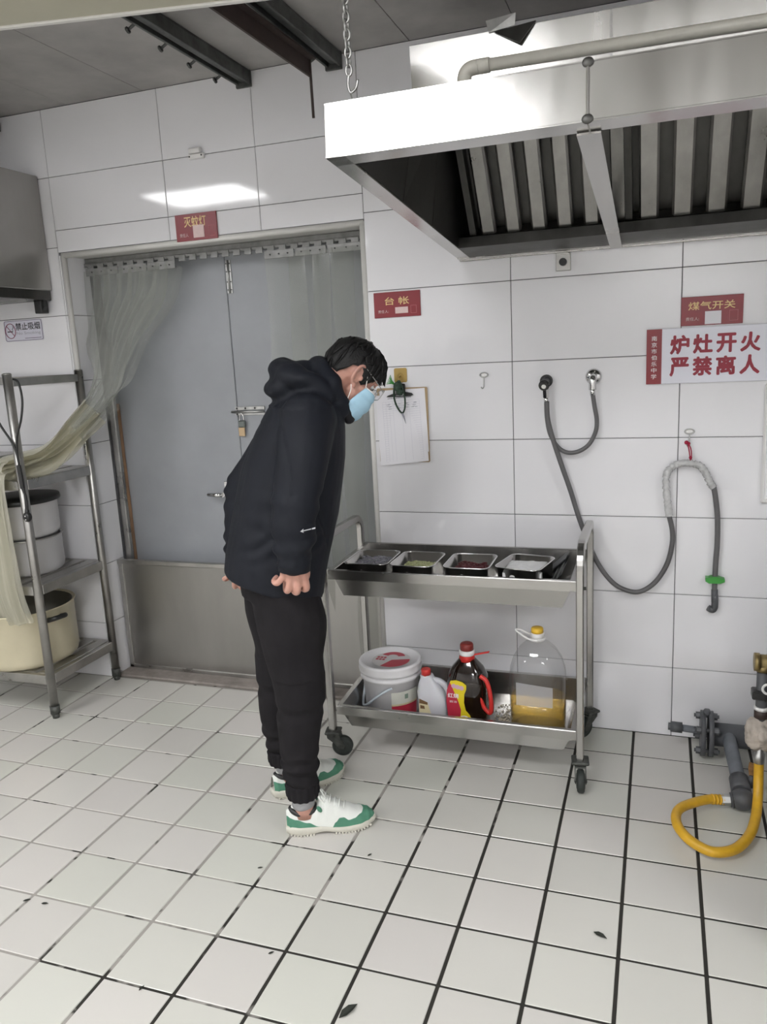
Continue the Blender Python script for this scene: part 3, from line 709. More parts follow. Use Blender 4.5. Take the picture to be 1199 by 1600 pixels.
ns = thing('no_smoking_sticker', 'white no smoking sticker on the wall under the small left hood', 'sign', (-2.323, -0.003, 1.684))
def rrect(x0, x1, z0, z1, r, n=5):
    P = []
    for cx, cz, a0 in ((x1-r, z1-r, 0), (x0+r, z1-r, 90), (x0+r, z0+r, 180), (x1-r, z0+r, 270)):
        for k in range(n+1):
            a = math.radians(a0+90*k/n); P.append((cx+r*math.cos(a), cz+r*math.sin(a)))
    return P
MB().prism(rrect(-2.436, -2.209, 1.684, 1.781, 0.008), (0, -0.0030, 0), (1, 0, 0), (0, 0, 1), -0.0016).build('sticker', M['sticker'], ns)
MB().tube([V((x, -0.0034, z)) for x, z in rrect(-2.433, -2.212, 1.687, 1.778, 0.008)], 0.0010, 5, closed=True).build('printed_border', M['purple'], ns)
lettering('禁止吸烟', (-2.366, -2.222, 1.735, 1.768), -0.0033, M['dark'], ns, bold=0.02)
lettering('No Smoking', (-2.364, -2.222, 1.710, 1.727), -0.0033, M['ink'], ns)
MB().box(-2.318, -2.222, -0.0034, -0.0030, 1.695, 1.6975).build('printed_line', M['purple'], ns)
mb = MB(); mb.tube([V((-2.400+0.030*math.cos(a*math.pi/14), -0.0035, 1.733+0.034*math.sin(a*math.pi/14))) for a in range(28)], 0.0018, 5, closed=True)
mb.tube([(-2.421, -0.0035, 1.757), (-2.379, -0.0035, 1.709)], 0.0017, 5); mb.build('prohibition_ring', mat('faded_red_print', (0.33, 0.10, 0.16), 0.5), ns)
mb = MB(); mb.box(-2.418, -2.386, -0.0036, -0.0032, 1.7275, 1.7325); mb.tube(catmull([(-2.385, -.0035, 1.735), (-2.388, -.0035, 1.742), (-2.381, -.0035, 1.748), (-2.386, -.0035, 1.755)], 4), 0.001, 5)
mb.build('printed_cigarette', M['dark'], ns)

se = thing('door_sensor', 'small white two piece sensor on the tiles above the red door sign', 'sensor', (-1.285, -0.02, 2.372))
MB().box(-1.332, -1.258, -0.016, -0.0012, 2.370, 2.390, 0.003).build('sensor_body', M['white'], se)
MB().box(-1.328, -1.272, -0.020, -0.0012, 2.392, 2.412, 0.003).build('sensor_magnet', M['white'], se)
mb = MB(); mb.cyl((-1.325, -0.0155, 2.380), (-1.325, -0.0175, 2.380), 0.0035, n=8); mb.cyl((-1.268, -0.0155, 2.381), (-1.268, -0.0175, 2.381), 0.0035, n=8); mb.build('screw', M['black'], se)

# ---- clipboard with record sheets
gh = thing('adhesive_hook', 'gold square adhesive hook on the tiles above the clipboard', 'hook', (-0.452, -0.01, 1.423))
MB().prism(rrect(-0.479, -0.425, 1.423, 1.480, 0.007), (0, -0.0012, 0), (1, 0, 0), (0, 0, 1), 0.003).build('plate', M['goldhook'], gh)
MB().tube(catmull([(-0.452, -0.004, 1.447), (-0.452, -0.022, 1.443), (-0.452, -0.026, 1.432), (-0.452, -0.018, 1.425)], 5), 0.0035, 8).build('hook', M['goldhook'], gh)
MB().tube([V((-0.452+0.012*math.cos(a*math.pi/8), -0.005, 1.447+0.012*math.sin(a*math.pi/8))) for a in range(16)], 0.002, 6, closed=True).build('boss', M['goldhook'], gh)
cb = thing('clipboard', 'brown hardboard clipboard hanging on the tiles beside the doorway', 'clipboard', (-0.45, -0.012, 1.10))
mb = MB(); mb.prism(rrect(-0.556, -0.341, 1.098, 1.402, 0.006), (0, -0.0045, 0), (1, 0, 0), (0, 0, 1), 0.003); mb.build('board', M['boardwood'], cb)
mb = MB(); mb.prism([(-0.512, 1.366), (-0.505, 1.372), (-0.475, 1.382), (-0.430, 1.385), (-0.405, 1.380), (-0.398, 1.373), (-0.41, 1.368), (-0.455, 1.366)], (0, -0.018, 0), (1, 0, 0), (0, 0, 1), -0.006)
mb.box(-0.478, -0.432, -0.020, -0.008, 1.375, 1.418, 0.003); mb.build('clip', M['black'], cb)
mb = MB(); mb.box(-0.472, -0.438, -0.024, -0.0195, 1.37, 1.412, 0.003); mb.build('clip_lever', M['chrome'], cb)
def sheet(name, lab, pts, y, rows, cols, inner, tilt):
    t = thing(name, lab, 'paper', (pts[0][0], y, min(p[1] for p in pts)))
    n = 10; mb = MB(); vs = []
    (ax, az), (bx, bz), (cx, cz), (dx, dz) = pts      # tl tr br bl
    def P(u, v, o=0.0):
        x = (ax*(1-u)+bx*u)*(1-v)+(dx*(1-u)+cx*u)*v; z = (az*(1-u)+bz*u)*(1-v)+(dz*(1-u)+cz*u)*v
        return V((x, y-0.004*v*v-0.002*math.sin(u*math.pi)*v-o, z))
    for i in range(n+1):
        for j in range(n+1): vs.append(P(j/n, i/n))
    fs = [(i*(n+1)+j, i*(n+1)+j+1, (i+1)*(n+1)+j+1, (i+1)*(n+1)+j) for i in range(n) for j in range(n)]
    mb.add(vs+[v+V((0, .0004, 0)) for v in vs], fs+[tuple(q+len(vs) for q in f[::-1]) for f in fs], True); mb.build('sheet', M['paper'], t)
    mb = MB(); u0, u1, v0, v1 = inner
    for r in range(rows+1 if rows else 0):
        v = v0+(v1-v0)*r/rows
        mb.add([P(u0, v, .0003), P(u1, v, .0003), P(u1, v+.0022, .0003), P(u0, v+.0022, .0003)], [(0, 1, 2, 3)])
    for c in cols:
        u = u0+(u1-u0)*c
        for q in range(8):
            va, vb = v0+(v1-v0)*q/8, v0+(v1-v0)*(q+1)/8
            mb.add([P(u, va, .0003), P(u+.003, va, .0003), P(u+.003, vb, .0003), P(u, vb, .0003)], [(0, 1, 2, 3)])
    if rows: mb.build('printed_table', M['inkblue'], t, fixn=False)
    return t, P
sheet('paper_sheet', 'white paper underneath the ruled form on the clipboard with its corner showing', [(-0.545, 1.392), (-0.352, 1.398), (-0.343, 1.142), (-0.53, 1.13)], -0.0082, 0, (), (0, 1, 0, 1), 0)
t, P = sheet('paper_sheet', 'ruled white record form clipped on the front of the clipboard', [(-0.560, 1.372), (-0.360, 1.385), (-0.344, 1.104), (-0.552, 1.084)], -0.0100, 26, (0, .09, .18, .28, .52, .72, 1), (0.13, 0.91, 0.10, 0.955), 0)
mb = MB()
random.seed(3)
for r in range(2, 5):
    for c in (0.24, 0.42, 0.60, 0.78):
        for q in range(3):
            u = c+random.uniform(-.05, .05); v = 0.08+r*0.028+random.uniform(0, .01)
            mb.add([P(u, v, .0004), P(u+.05, v, .0004), P(u+.05, v+.006, .0004), P(u, v+.006, .0004)], [(0, 1, 2, 3)])
for q in range(14):
    u = 0.25+q*0.036; mb.add([P(u, .052, .0004), P(u+.024, .052, .0004), P(u+.024, .066, .0004), P(u, .066, .0004)], [(0, 1, 2, 3)])
mb.build('handwriting', M['ink'], t, fixn=False)
co = thing('green_lanyard', 'dark green looped lanyard with frayed green end hanging on the clipboard clip', 'cord', (-0.45, -0.03, 1.27))
mb = MB(); mb.tube(catmull([(-0.452, -.026, 1.432), (-0.472, -.030, 1.405), (-0.474, -.030, 1.36), (-0.462, -.032, 1.325), (-0.442, -.034, 1.302), (-0.430, -.033, 1.325), (-0.430, -.031, 1.37), (-0.440, -.030, 1.41), (-0.452, -.026, 1.432)], 6), 0.0036, 8)
mb.build('cord_loop', M['cord'], co)
mb = MB(); mb.ell((-0.458, -.031, 1.408), (.017, .012, .020)); mb.ell((-0.448, -.033, 1.385), (.014, .010, .014)); mb.build('cord_knot', M['cord'], co)
mb = MB()
for k in range(7): mb.tube([(-0.466, -.032, 1.414), (-0.480, -.034-.001*(k % 3), 1.421+k*.0020), (-0.503+k*.0030, -.036-.002*(k % 2), 1.420+k*0.0058)], [.0020, .0018, .0014], 6)
mb.build('frayed_end', M['green'], co)
mb = MB(); mb.tube([(-0.442, -.034, 1.302), (-0.437, -.030, 1.285), (-0.431, -.026, 1.258)], [.0045, .0035, .0006], 8); mb.build('pen_tip', M['ink'], co)

def wire_hook(x, z, lab):
    t = thing('wire_hook', lab, 'hook', (x, -0.01, z-0.05), 'small wire hooks on the tiles')
    mb = MB(); mb.tube([V((x+0.016*math.cos(a), -0.006, z+0.0085*math.sin(a))) for a in [k*math.pi/8 for k in range(16)]], 0.0026, 7, closed=True); mb.build('plate_ring', M['zinc'], t)
    MB().box(x-.012, x+.012, -0.004, -0.0012, z-.007, z+.007, 0.001).build('plate', M['chrome'], t)
    mb = MB(); mb.tube(catmull([(x, -.006, z-.006), (x, -.009, z-.03), (x-.001, -.010, z-.046), (x-.005, -.018, z-.052), (x-.008, -.024, z-.045)], 5), 0.0022, 7); mb.build('hook', M['zinc'], t)
wire_hook(-0.110, 1.440, 'small chrome wire hook with nothing on it, on the tiles left of the black tap')
wire_hook(0.643, 1.208, 'small wire hook holding the red string and the wrapped hose')
rs = thing('red_string', 'dark red knotted string tying the wrapped hose to its wall hook', 'string', (0.648, -0.03, 1.095))
mb = MB(); mb.tube(catmull([(0.636, -.022, 1.168), (0.641, -.024, 1.150), (0.645, -.026, 1.125), (0.648, -.028, 1.100)], 5), 0.0022, 6); mb.tube(catmull([(0.640, -.020, 1.165), (0.648, -.024, 1.148), (0.651, -.026, 1.125), (0.650, -.028, 1.100)], 5), 0.0022, 6); mb.build('strand', M['redcord'], rs)
mb = MB()
for p, r in (((0.633, -.022, 1.170), .0075), ((0.641, -.022, 1.166), .006), ((0.648, -.029, 1.116), .006), ((0.650, -.030, 1.101), .0085)): mb.ell(p, (r, r*.8, r), nu=10, nv=8)
mb.build('knot', M['redcord'], rs)

# ---- taps and grey hoses
tp = thing('black_tap', 'black and steel tap on the wall feeding the two grey hoses', 'tap', (0.130, -0.05, 1.34))
mb = MB(); mb.cyl((0.130, -0.001, 1.408), (0.130, -0.012, 1.408), .024, n=20); mb.build('wall_flange', M['black'], tp)
mb = MB(); mb.tube([(0.130, -.010, 1.408), (0.131, -.075, 1.395)], .0165, 14); mb.build('tap_body', M['pipe'], tp)
mb = MB(); mb.cyl((0.131, -.068, 1.398), (0.131, -.082, 1.395), .020, n=18); mb.build('collar', M['black'], tp)
mb = MB(); mb.cyl((0.132, -.080, 1.396), (0.132, -.094, 1.392), .0165, n=18); mb.build('tap_end', M['black'], tp)
mb = MB(); mb.cyl((0.132, -.093, 1.3925), (0.132, -.096, 1.3915), .0085, n=14); mb.build('end_screw', M['chrome'], tp)
mb = MB(); mb.cyl((0.135, -.070, 1.385), (0.136, -.066, 1.350), .0125, n=6, smooth=False); mb.cyl((0.136, -.066, 1.352), (0.137, -.064, 1.328), .0085, n=12); mb.build('hose_nut', M['chrome'], tp)
ot = thing('wall_outlet', 'round chrome outlet on the wall at the right end of the short grey hose', 'tap', (0.304, -0.03, 1.37))
mb = MB(); mb.lathe([(0.030, 0), (0.030, .004), (0.022, .012), (0.012, .016)], (0.304, -0.0012, 1.418), 24, Matrix.Rotation(math.pi/2, 3, 'X')); mb.build('flange', M['chrome'], ot)
mb = MB(); mb.tube(catmull([(0.304, -.012, 1.418), (0.304, -.035, 1.415), (0.303, -.042, 1.400), (0.303, -.040, 1.372)], 5), [.014]*16, 12); mb.build('elbow', M['chrome'], ot)
mb = MB(); mb.cyl((0.303, -.040, 1.376), (0.303, -.038, 1.352), .0095, n=12); mb.build('ferrule', M['chrome'], ot)
h1 = catmull([(0.303, -.038, 1.36), (0.310, -.036, 1.31), (0.318, -.034, 1.26), (0.314, -.034, 1.215), (0.290, -.035, 1.168), (0.252, -.036, 1.142), (0.212, -.038, 1.138), (0.178, -.042, 1.158), (0.150, -.048, 1.205), (0.138, -.055, 1.265), (0.136, -.062, 1.335)], 8)
ho = thing('short_hose', 'short grey rubber hose hanging in a U between the black tap and the chrome outlet', 'hose', (0.22, -0.04, 1.13))
MB().tube(h1, 0.0082, 12).build('hose', M['hose'], ho)
lo = thing('long_hose', 'long grey hose looping from the black tap behind the trolley to the red string', 'hose', (0.45, -0.05, 0.54))
h2 = catmull([(0.139, -.068, 1.335), (0.142, -.066, 1.27), (0.160, -.056, 1.19), (0.190, -.045, 1.09), (0.222, -.036, 0.99), (0.254, -.030, 0.88), (0.286, -.022, 0.79), (0.325, -.022, 0.70), (0.375, -.03, 0.635), (0.425, -.034, 0.605), (0.480, -.034, 0.600), (0.535, -.032, 0.640), (0.575, -.030, 0.710), (0.592, -.028, 0.785), (0.592, -.028, 0.84), (0.580, -.028, 0.895)], 8)
MB().tube(h2, 0.0092, 12).build('hose', M['hose'], lo)
h3 = catmull([(0.580, -.028, 0.90), (0.572, -.028, 0.96), (0.566, -.028, 1.02), (0.570, -.028, 1.06), (0.590, -.028, 1.085), (0.620, -.030, 1.096), (0.650, -.032, 1.095), (0.680, -.030, 1.086), (0.700, -.028, 1.06), (0.718, -.028, 1.022), (0.730, -.028, 1.005)], 7)
random.seed(5)
MB().tube(h3, [0.0115+random.uniform(-.0022, .0026) for _ in h3], 11).build('tape_wrapping', M['tape'], lo)
mb = MB()
for k in range(0, len(h3)-2, 3):
    p = h3[k]; d = (h3[k+1]-p).normalized(); s = d.cross(V((0, 1, 0))).normalized(); mb.tube([p-d*.003, p+d*.006], [.0145, .012], 9, caps=False)
mb.build('tape_fold', M['tape'], lo)
h4 = catmull([(0.729, -.028, 1.01), (0.738, -.026, 0.96), (0.746, -.026, 0.89), (0.748, -.026, 0.80), (0.745, -.026, 0.72), (0.744, -.026, 0.60), (0.746, -.026, 0.565)], 6)
MB().tube(h4, 0.0098, 12).build('hose', M['hose'], lo)
mb = MB(); mb.tube(catmull([(0.746, -.026, 0.60), (0.747, -.026, 0.556), (0.740, -.026, 0.540), (0.724, -.026, 0.548)], 5), [.012]*16, 12); mb.cyl((0.7445, -.026, 0.62), (0.746, -.026, 0.57), .0115, n=12); mb.build('end_elbow', M['pipe'], lo)
cl = tag(MB().prism([(-.032, -.006), (-.020, -.013), (.020, -.012), (.034, -.006), (.034, .004), (.020, .008), (.006, .013), (-.014, .011), (-.020, .008), (-.032, .008)], (0.7435, -0.010, 0.660), (1, 0, 0), (0, 0, 1), 0.032).build('hose_clamp', M['green']), 'bright green plastic clamp on the hanging end of the long grey hose', 'clamp')

# ---- white box at the right edge of the wall
eb = thing('wall_cabinet', 'white plastic wall box cut by the right edge below the crimson sign', 'box', (1.05, -0.03, 0.948))
MB().box(0.886, 1.25, -0.020, -0.0012, 0.948, 1.372, 0.006).build('box_body', M['white'], eb)
MB().box(0.896, 1.24, -0.026, -0.018, 0.962, 1.36, 0.004).build('cover', M['bucket'], eb)

# ---- gas pipes on the right
gp = thing('gas_pipe', 'grey gas pipe along the foot of the wall with a bolted flange', 'pipe', (0.95, -0.115, 0.0))
PY, PZ = -0.125, 0.088
mb = MB(); mb.cyl((0.752, PY, PZ), (1.6, PY, PZ), .043, n=24); mb.build('main_pipe', M['pipe'], gp)
mb = MB(); mb.cyl((1.25, PY, 0.0), (1.25, PY, 0.05), .02, n=12); mb.build('pipe_foot', M['pipe'], gp)
for x0, x1 in ((0.706, 0.722), (0.733, 0.750)):
    mb = MB(); mb.cyl((x0, PY, PZ), (x1, PY, PZ), .084, n=32); mb.build('flange', M['pipe'], gp)
for k in range(4):
    a = math.radians(45+90*k+10); yy, z2 = PY+.064*math.cos(a), PZ+.064*math.sin(a); mb = MB()
    mb.cyl((0.690, yy, z2), (0.706, yy, z2), .013, n=6, smooth=False); mb.cyl((0.750, yy, z2), (0.766, yy, z2), .013, n=6, smooth=False); mb.cyl((0.684, yy, z2), (0.772, yy, z2), .007, n=8)
    mb.build('flange_bolt', M['pipe'], gp)
mb = MB(); mb.box(0.716, 0.738, PY-.012, PY+.014, PZ+.076, PZ+.095, .004); mb.build('flange_lug', M['pipe'], gp)
mb = MB(); mb.cyl((0.63, PY, PZ+.012), (0.706, PY, PZ+.008), .0135, n=14); mb.build('stub_pipe', M['pipelt'], gp)
mb = MB(); mb.cyl((0.600, PY, PZ+.013), (0.642, PY, PZ+.012), .020, n=16); mb.cyl((0.592, PY, PZ+.0135), (0.602, PY, PZ+.013), .014, n=6, smooth=False); mb.build('stub_cap', M['pipe'], gp)
mb = MB(); mb.tube(catmull([(0.803, PY-.02, PZ+.005), (0.806, PY-.10, PZ-.004), (0.814, -.36, 0.066), (0.818, -.44, 0.055)], 6), .024, 16); mb.build('branch_pipe', M['pipelt'], gp)
mb = MB(); mb.cyl((0.818, -.385, 0.060), (0.820, -.455, 0.050), .032, n=18); mb.build('branch_coupling', M['pipe'], gp)
mb = MB(); mb.ell((0.821, -.478, 0.040), (.040, .036, .036)); mb.cyl((0.83, -.478, .040), (0.785, -.480, .034), .024, n=16); mb.build('branch_elbow', M['pipe'], gp)
mb = MB(); mb.cyl((0.800, -.478, .036), (0.790, -.479, .035), .0275, n=16); mb.build('elbow_collar', M['black'], gp)
gv = thing('gas_valve_handle', 'worn orange valve lever on the grey branch pipe near the yellow hose', 'lever', (0.852, -.42, 0.0))
mb = MB(); mb.prism([(-.008, 0), (.012, 0), (.016, .02), (.006, .06), (-.012, .066), (-.014, .04)], (0.856, -.40, 0.082), (1, 0, 0), (0, -.25, .97), .006); mb.build('lever', mat('orange_worn_paint', (0.42, 0.22, 0.08), 0.6, var=0.5, vscale=60), gv)
mb = MB(); mb.cyl((0.850, -.41, 0.050), (0.857, -.405, 0.092), .010, n=10); mb.build('stem', M['pipe'], gv)
RX, RY = 0.866, -0.47
ri = thing('gas_riser', 'upright gas pipe with brass elbow and foam covered joint at the right edge', 'pipe', (RX, RY, 0.0))
mb = MB(); mb.lathe([(0.012, .172), (.017, .176), (.017, .205), (.012, .21), (.012, .33)], (RX, RY, 0), 16); mb.build('hose_socket', M['zinc'], ri)
fm = MB()
for p, r in (((0, 0, .285), .046), ((-.012, -.01, .262), .034), ((.012, .005, .305), .034), ((.018, -.012, .255), .026), ((-.018, 0, .305), .028), ((.004, -.02, .285), .038)): fm.ell(V((RX, RY, 0))+V(p), (r, r, r*1.05), nu=14, nv=10)
fm, nn = remesh(fm, .005, 3)
displace(fm, nn, lambda p, n: .006*noise.noise(p*55)+.003*noise.noise(p*130))
fm.build('foam_lump', M['foam'], ri)
mb = MB(); mb.cyl((RX, RY, .32), (RX, RY, .50), .0185, n=18); mb.build('riser_pipe', M['pipe'], ri)
mb = MB(); mb.cyl((RX, RY, .335), (RX, RY, .362), .0215, n=18); mb.build('brown_collar', M['rust'], ri)
mb = MB(); mb.cyl((RX, RY, .362), (RX, RY, .374), .0225, n=18); mb.build('white_band', M['white'], ri)
mb = MB(); mb.box(RX-.032, RX+.012, RY-.03, RY+.018, .404, .432, .004); mb.build('pipe_clip', M['black'], ri)
mb = MB(); mb.cyl((RX+.012, RY-.028, .418), (RX+.03, RY-.04, .416), .016, n=14); mb.build('valve_knob', M['black'], ri)
mb = MB(); mb.tube([V((RX+.012+.016*math.cos(a), RY-.036, .448+.016*math.sin(a))) for a in [k*math.pi/8 for k in range(16)]], .0042, 8, closed=True); mb.build('white_tag_ring', M['white'], ri)
mb = MB(); mb.cyl((RX-.027, RY, .523), (RX+.12, RY, .523), .025, n=20); mb.cyl((RX-.028, RY, .523), (RX-.012, RY, .523), .029, n=20); mb.cyl((RX, RY, .495), (RX, RY, .515), .024, n=18); mb.build('brass_elbow', M['brass'], ri)
yh = catmull([(RX, RY, .178), (RX, RY-.012, .12), (RX-.004, RY-.05, .065), (RX-.018, RY-.12, .036), (0.822, -.668, .026), (0.775, -.745, .026), (0.712, -.778, .030), (0.655, -.752, .038), (0.622, -.708, .046), (0.612, -.655, .050), (0.625, -.60, .050), (0.665, -.55, .046), (0.715, -.505, .040), (0.762, -.485, .034)], 9)
yo = thing('yellow_hose', 'bright yellow gas hose looping over the floor tiles', 'hose', (0.74, -.66, 0.0))
MB().tube(yh, .0155, 16).build('hose', M['yellow'], yo)
mb = MB()
for k in range(4): mb.cyl(yh[-1-k*2], yh[-2-k*2], .0172, n=14)
mb.build('ribbed_end', M['yellow'], yo)
mb = MB(); mb.cyl((0.755, -.486, .034), (0.795, -.480, .036), .019, n=6, smooth=False); mb.build('end_nut', M['zinc'], yo)

# ---- stove at the right edge (only its side shows)
sv = thing('gas_stove', 'dark steel side of a stove at the lower right edge beside the yellow hose', 'stove', (1.4, -.75, 0))
MB().box(0.935, 1.95, -1.20, -.55, .10, .80, .006).build('stove_body', M['stove'], sv)
MB().box(0.92, 1.97, -1.22, -.53, .80, .84, .006).build('stove_top', M['board'], sv)
for x, y in ((0.96, -1.16), (0.96, -.59), (1.90, -1.16), (1.90, -.59)):
    MB().cyl((x, y, 0), (x, y, .11), .022, n=12).build('leg', M['stove'], sv)
# ================================================================== SERVICE TROLLEY
TX0, TX1, TY0, TY1 = -0.648, 0.297, -0.460, -0.048
tr = thing('service_trolley', 'two tier stainless steel service trolley on casters against the tiled wall', 'trolley', (-0.17, -0.25, 0))
def frame_side(x):
    zt = 0.874; R = 0.075
    P = [V((x, TY0, 0.105)), V((x, TY0, 0.4)), V((x, TY0, zt-R))]
    for k in range(1, 8):
        a = math.pi/2*k/8; P.append(V((x, TY0+R-R*math.cos(a), zt-R+R*math.sin(a))))
    P += [V((x, TY0+R, zt)), V((x, TY1-0.05, zt))]
    for k in range(1, 8):
        a = math.pi/2*k/8; P.append(V((x, TY1-.05+.05*math.sin(a), zt-.05+.05*math.cos(a))))
    P += [V((x, TY1, zt-.05)), V((x, TY1, 0.4)), V((x, TY1, 0.105))]
    rings = []
    for i, p in enumerate(P):
        a = P[max(i-1, 0)]; b = P[min(i+1, len(P)-1)]; t = (b-a).normalized(); s = V((1, 0, 0)); u = t.cross(s).normalized()
        hw_, hh = 0.0125, 0.0145; c = .003
        rings.append([p+s*sx*(hw_-(c if q else 0))+u*sy*(hh-(0 if q else c)) for sx, sy, q in ((1, -1, 1), (1, -1, 0), (1, 1, 0), (1, 1, 1), (-1, 1, 1), (-1, 1, 0), (-1, -1, 0), (-1, -1, 1))])
    return MB().loft(rings, True, True, smooth=False)
for x in (TX0, TX1): frame_side(x).build('side_frame', M['steel'], tr)
def tray(x0, x1, zf, zb, dep, name):
    y0, y1 = TY0+0.002, TY1+0.002
    def zz(y): return zf+(zb-zf)*(y-y0)/(y1-y0)
    def ring(ix, iy, dz, ins=0): return [V((x, y, zz(y)+dz)) for x, y in ((x0+ix, y0+iy), (x1-ix, y0+iy), (x1-ix, y1-iy), (x0+ix, y1-iy))]
    mb = MB()
    R = [ring(0.0, 0.0, -0.036), ring(0.0, 0.0, -.003), ring(.002, .002, 0.0), ring(.020, .016, 0.0), ring(.022, .018, -.002), ring(.050, .028, -dep), ]
    mb.loft(R, False, True, smooth=False)
    R = [ring(0.0, 0.0, -0.036), ring(.020, .014, -.036), ring(.048, .026, -dep-.003)]
    mb.loft(R, False, True, smooth=False)
    t = mb.build(name, M['steel'], tr); return t
up = tray(TX0+0.020, TX1-0.014, 0.757, 0.765, 0.102, 'upper_tray')
lw = tray(TX0+0.020, TX1-0.014, 0.209, 0.236, 0.090, 'lower_tray')
for x, y, z in ((TX1-.0, TY0+.02, .735), (TX1, TY1-.02, .735), (TX1, TY0+.02, .19)):
    pass
mb = MB(); mb.cyl((TX1+.012, TY0, .735), (TX1+.020, TY0, .735), .006, n=8); mb.build('bolt', M['dirty'], tr)
def caster(x, y, ang, r=0.041):
    R = Matrix.Rotation(ang, 3, 'Z')
    def T(p): return R @ V(p)+V((x, y, 0))
    mb = MB(); mb.box(-.030, .030, -.030, .030, .096, .106, .003)
    mb.cyl((0, 0, .084), (0, 0, .097), .022, n=16)
    for s in (-1, 1):
        mb.prism([(-.024, .092), (.026, .092), (.032, .076), (.046, .046), (.040, .032), (.026, .032), (.006, .056), (-.022, .078)], (0, s*.018-(0.0015), 0), (1, 0, 0), (0, 0, 1), -.003)
    mb.box(-.024, .030, -.018, .018, .086, .092)
    mb.cyl((.034, -.022, r), (.034, .022, r), .006, n=8)
    fk = mb.xf(T).build('caster', M['dirty'], tr)
    mb = MB(); ax = Matrix.Rotation(math.pi/2, 3, 'X')
    mb.lathe([(0.010, -.0145), (.026, -.0145), (.029, -.010), (r-.006, -.0125), (r, -.008), (r, .008), (r-.006, .0125), (.029, .010), (.026, .0145), (.010, .0145)], (0.034, 0, r), 28, ax)
    mb.xf(T).build('wheel', M['rubber'], fk)
caster(TX0, TY0, math.radians(12)); caster(TX1, TY0, math.radians(-82)); caster(TX0, TY1-.02, math.radians(-60)); caster(TX1, TY1-.012, math.radians(-130))

# ---- food pans on the upper tray
def rr_ring(cx, cy, hx, hy, r, z, n=4):
    P = []
    for sx, sy, a0 in ((1, 1, 0), (-1, 1, 90), (-1, -1, 180), (1, -1, 270)):
        for k in range(n+1):
            a = math.radians(a0+90*k/n); P.append(V((cx+sx*(hx-r)+r*math.cos(a), cy+sy*(hy-r)+r*math.sin(a), z)))
    return P
PZ0 = 0.6595
def pan(cx, cy, hx, hy, zt, rot, label, mt='steel'):
    t = thing('food_pan', label, 'pan', (cx, cy, PZ0), 'square steel food pans on the trolley')
    R = Matrix.Rotation(rot, 3, 'Z'); c = V((cx, cy, 0))
    def T(p): return R @ (p-c)+c
    mb = MB(); r = .026
    mb.loft([rr_ring(cx, cy, hx-.012, hy-.012, r, PZ0), rr_ring(cx, cy, hx-.008, hy-.008, r, PZ0+.006), rr_ring(cx, cy, hx-.003, hy-.003, r, zt-.003), rr_ring(cx, cy, hx+.003, hy+.003, r+.004, zt-.003), rr_ring(cx, cy, hx+.003, hy+.003, r+.004, zt),
             rr_ring(cx, cy, hx-.004, hy-.004, r, zt), rr_ring(cx, cy, hx-.010, hy-.010, r, PZ0+.008), rr_ring(cx, cy, hx-.014, hy-.014, r, PZ0+.002)], True, True)
    mb.xf(T).build('pan_body', M[mt], t)
    mb = MB(); mb.tube([T(p) for p in rr_ring(cx, cy, hx+.002, hy+.002, r+.003, zt)], .0022, 6, closed=True); mb.build('rim', M['chrome'], t)
    mb = MB(); mb.lathe([(.0075, 0), (.0065, .0012)], (0, 0, 0), 14, Matrix.Rotation(math.pi/2, 3, 'X'), sx=1.4)
    s = mb.xf(lambda p: T(V((cx-.012, cy-hy-.0022, zt-.030))+p)); s.build('maker_sticker', M['white'], t)
    return t, T
def heap(name, label, cat, cx, cy, hx, hy, z, amp, m, fr, seed, piece=None, cnt=0):
    n = 26; vs = []; random.seed(seed)
    for i in range(n+1):
        for j in range(n+1):
            u, v = j/n*2-1, i/n*2-1
            h = amp*(1-max(abs(u), abs(v))**3)*(.6+.8*noise.noise(V((u*fr, v*fr, seed))))+.003*noise.noise(V((u*14, v*14, seed)))
            vs.append((cx+u*hx, cy+v*hy, z+h))
    fs = [(i*(n+1)+j, i*(n+1)+j+1, (i+1)*(n+1)+j+1, (i+1)*(n+1)+j) for i in range(n) for j in range(n)]
    mb = MB().add(vs, fs, True)
    rim = [k for k in range(n+1)]+[(i+1)*(n+1)-1 for i in range(1, n+1)]+[n*(n+1)+k for k in range(n-1, -1, -1)]+[i*(n+1) for i in range(n-1, 0, -1)]
    b = len(mb.v); mb.v += [(mb.v[q][0], mb.v[q][1], PZ0+.012) for q in rim]; L = len(rim)
    for k in range(L): mb.f.append((rim[k], b+k, b+(k+1) % L, rim[(k+1) % L])); mb.mi.append(0); mb.sm.append(False)
    for _ in range(cnt):
        u, v = random.uniform(-.9, .9), random.uniform(-.9, .9)
        q = V(vs[int((v+1)/2*n)*(n+1)+int((u+1)/2*n)])+V((0, 0, .003))
        A = Matrix.Rotation(random.uniform(0, 6.3), 3, 'Z') @ Matrix.Rotation(random.uniform(-.9, .9), 3, 'X')
        if piece == 'shred': mb.tube([q+A @ V((-.012, 0, 0)), q+A @ V((0, .003, .003)), q+A @ V((.012, 0, 0))], .0016, 5)
        elif piece == 'bean': mb.ell(q, (.0055, .0042, .004), A, 8, 6)
        elif piece == 'ring': mb.obox(q, (.004, .003, .002), A)
    o = mb.build(name, m); tag(o, label, cat, kind='stuff'); return o
pans = [(-0.494, -.322, .084, .102, .776, .02), (-0.312, -.324, .082, .101, .776, -.01), (-0.110, -.320, .083, .099, .775, .01), (0.090, -.312, .082, .098, .777, -.20)]
labs = ['square steel pan of shredded greens and purple, leftmost of the four on the trolley', 'square steel pan holding chopped pale green vegetable on the upper tray', 'square steel pan holding dark red beans on the upper tray', 'square steel pan of white starch turned askew on the upper tray']
for p, l in zip(pans, labs): pan(*p, l)
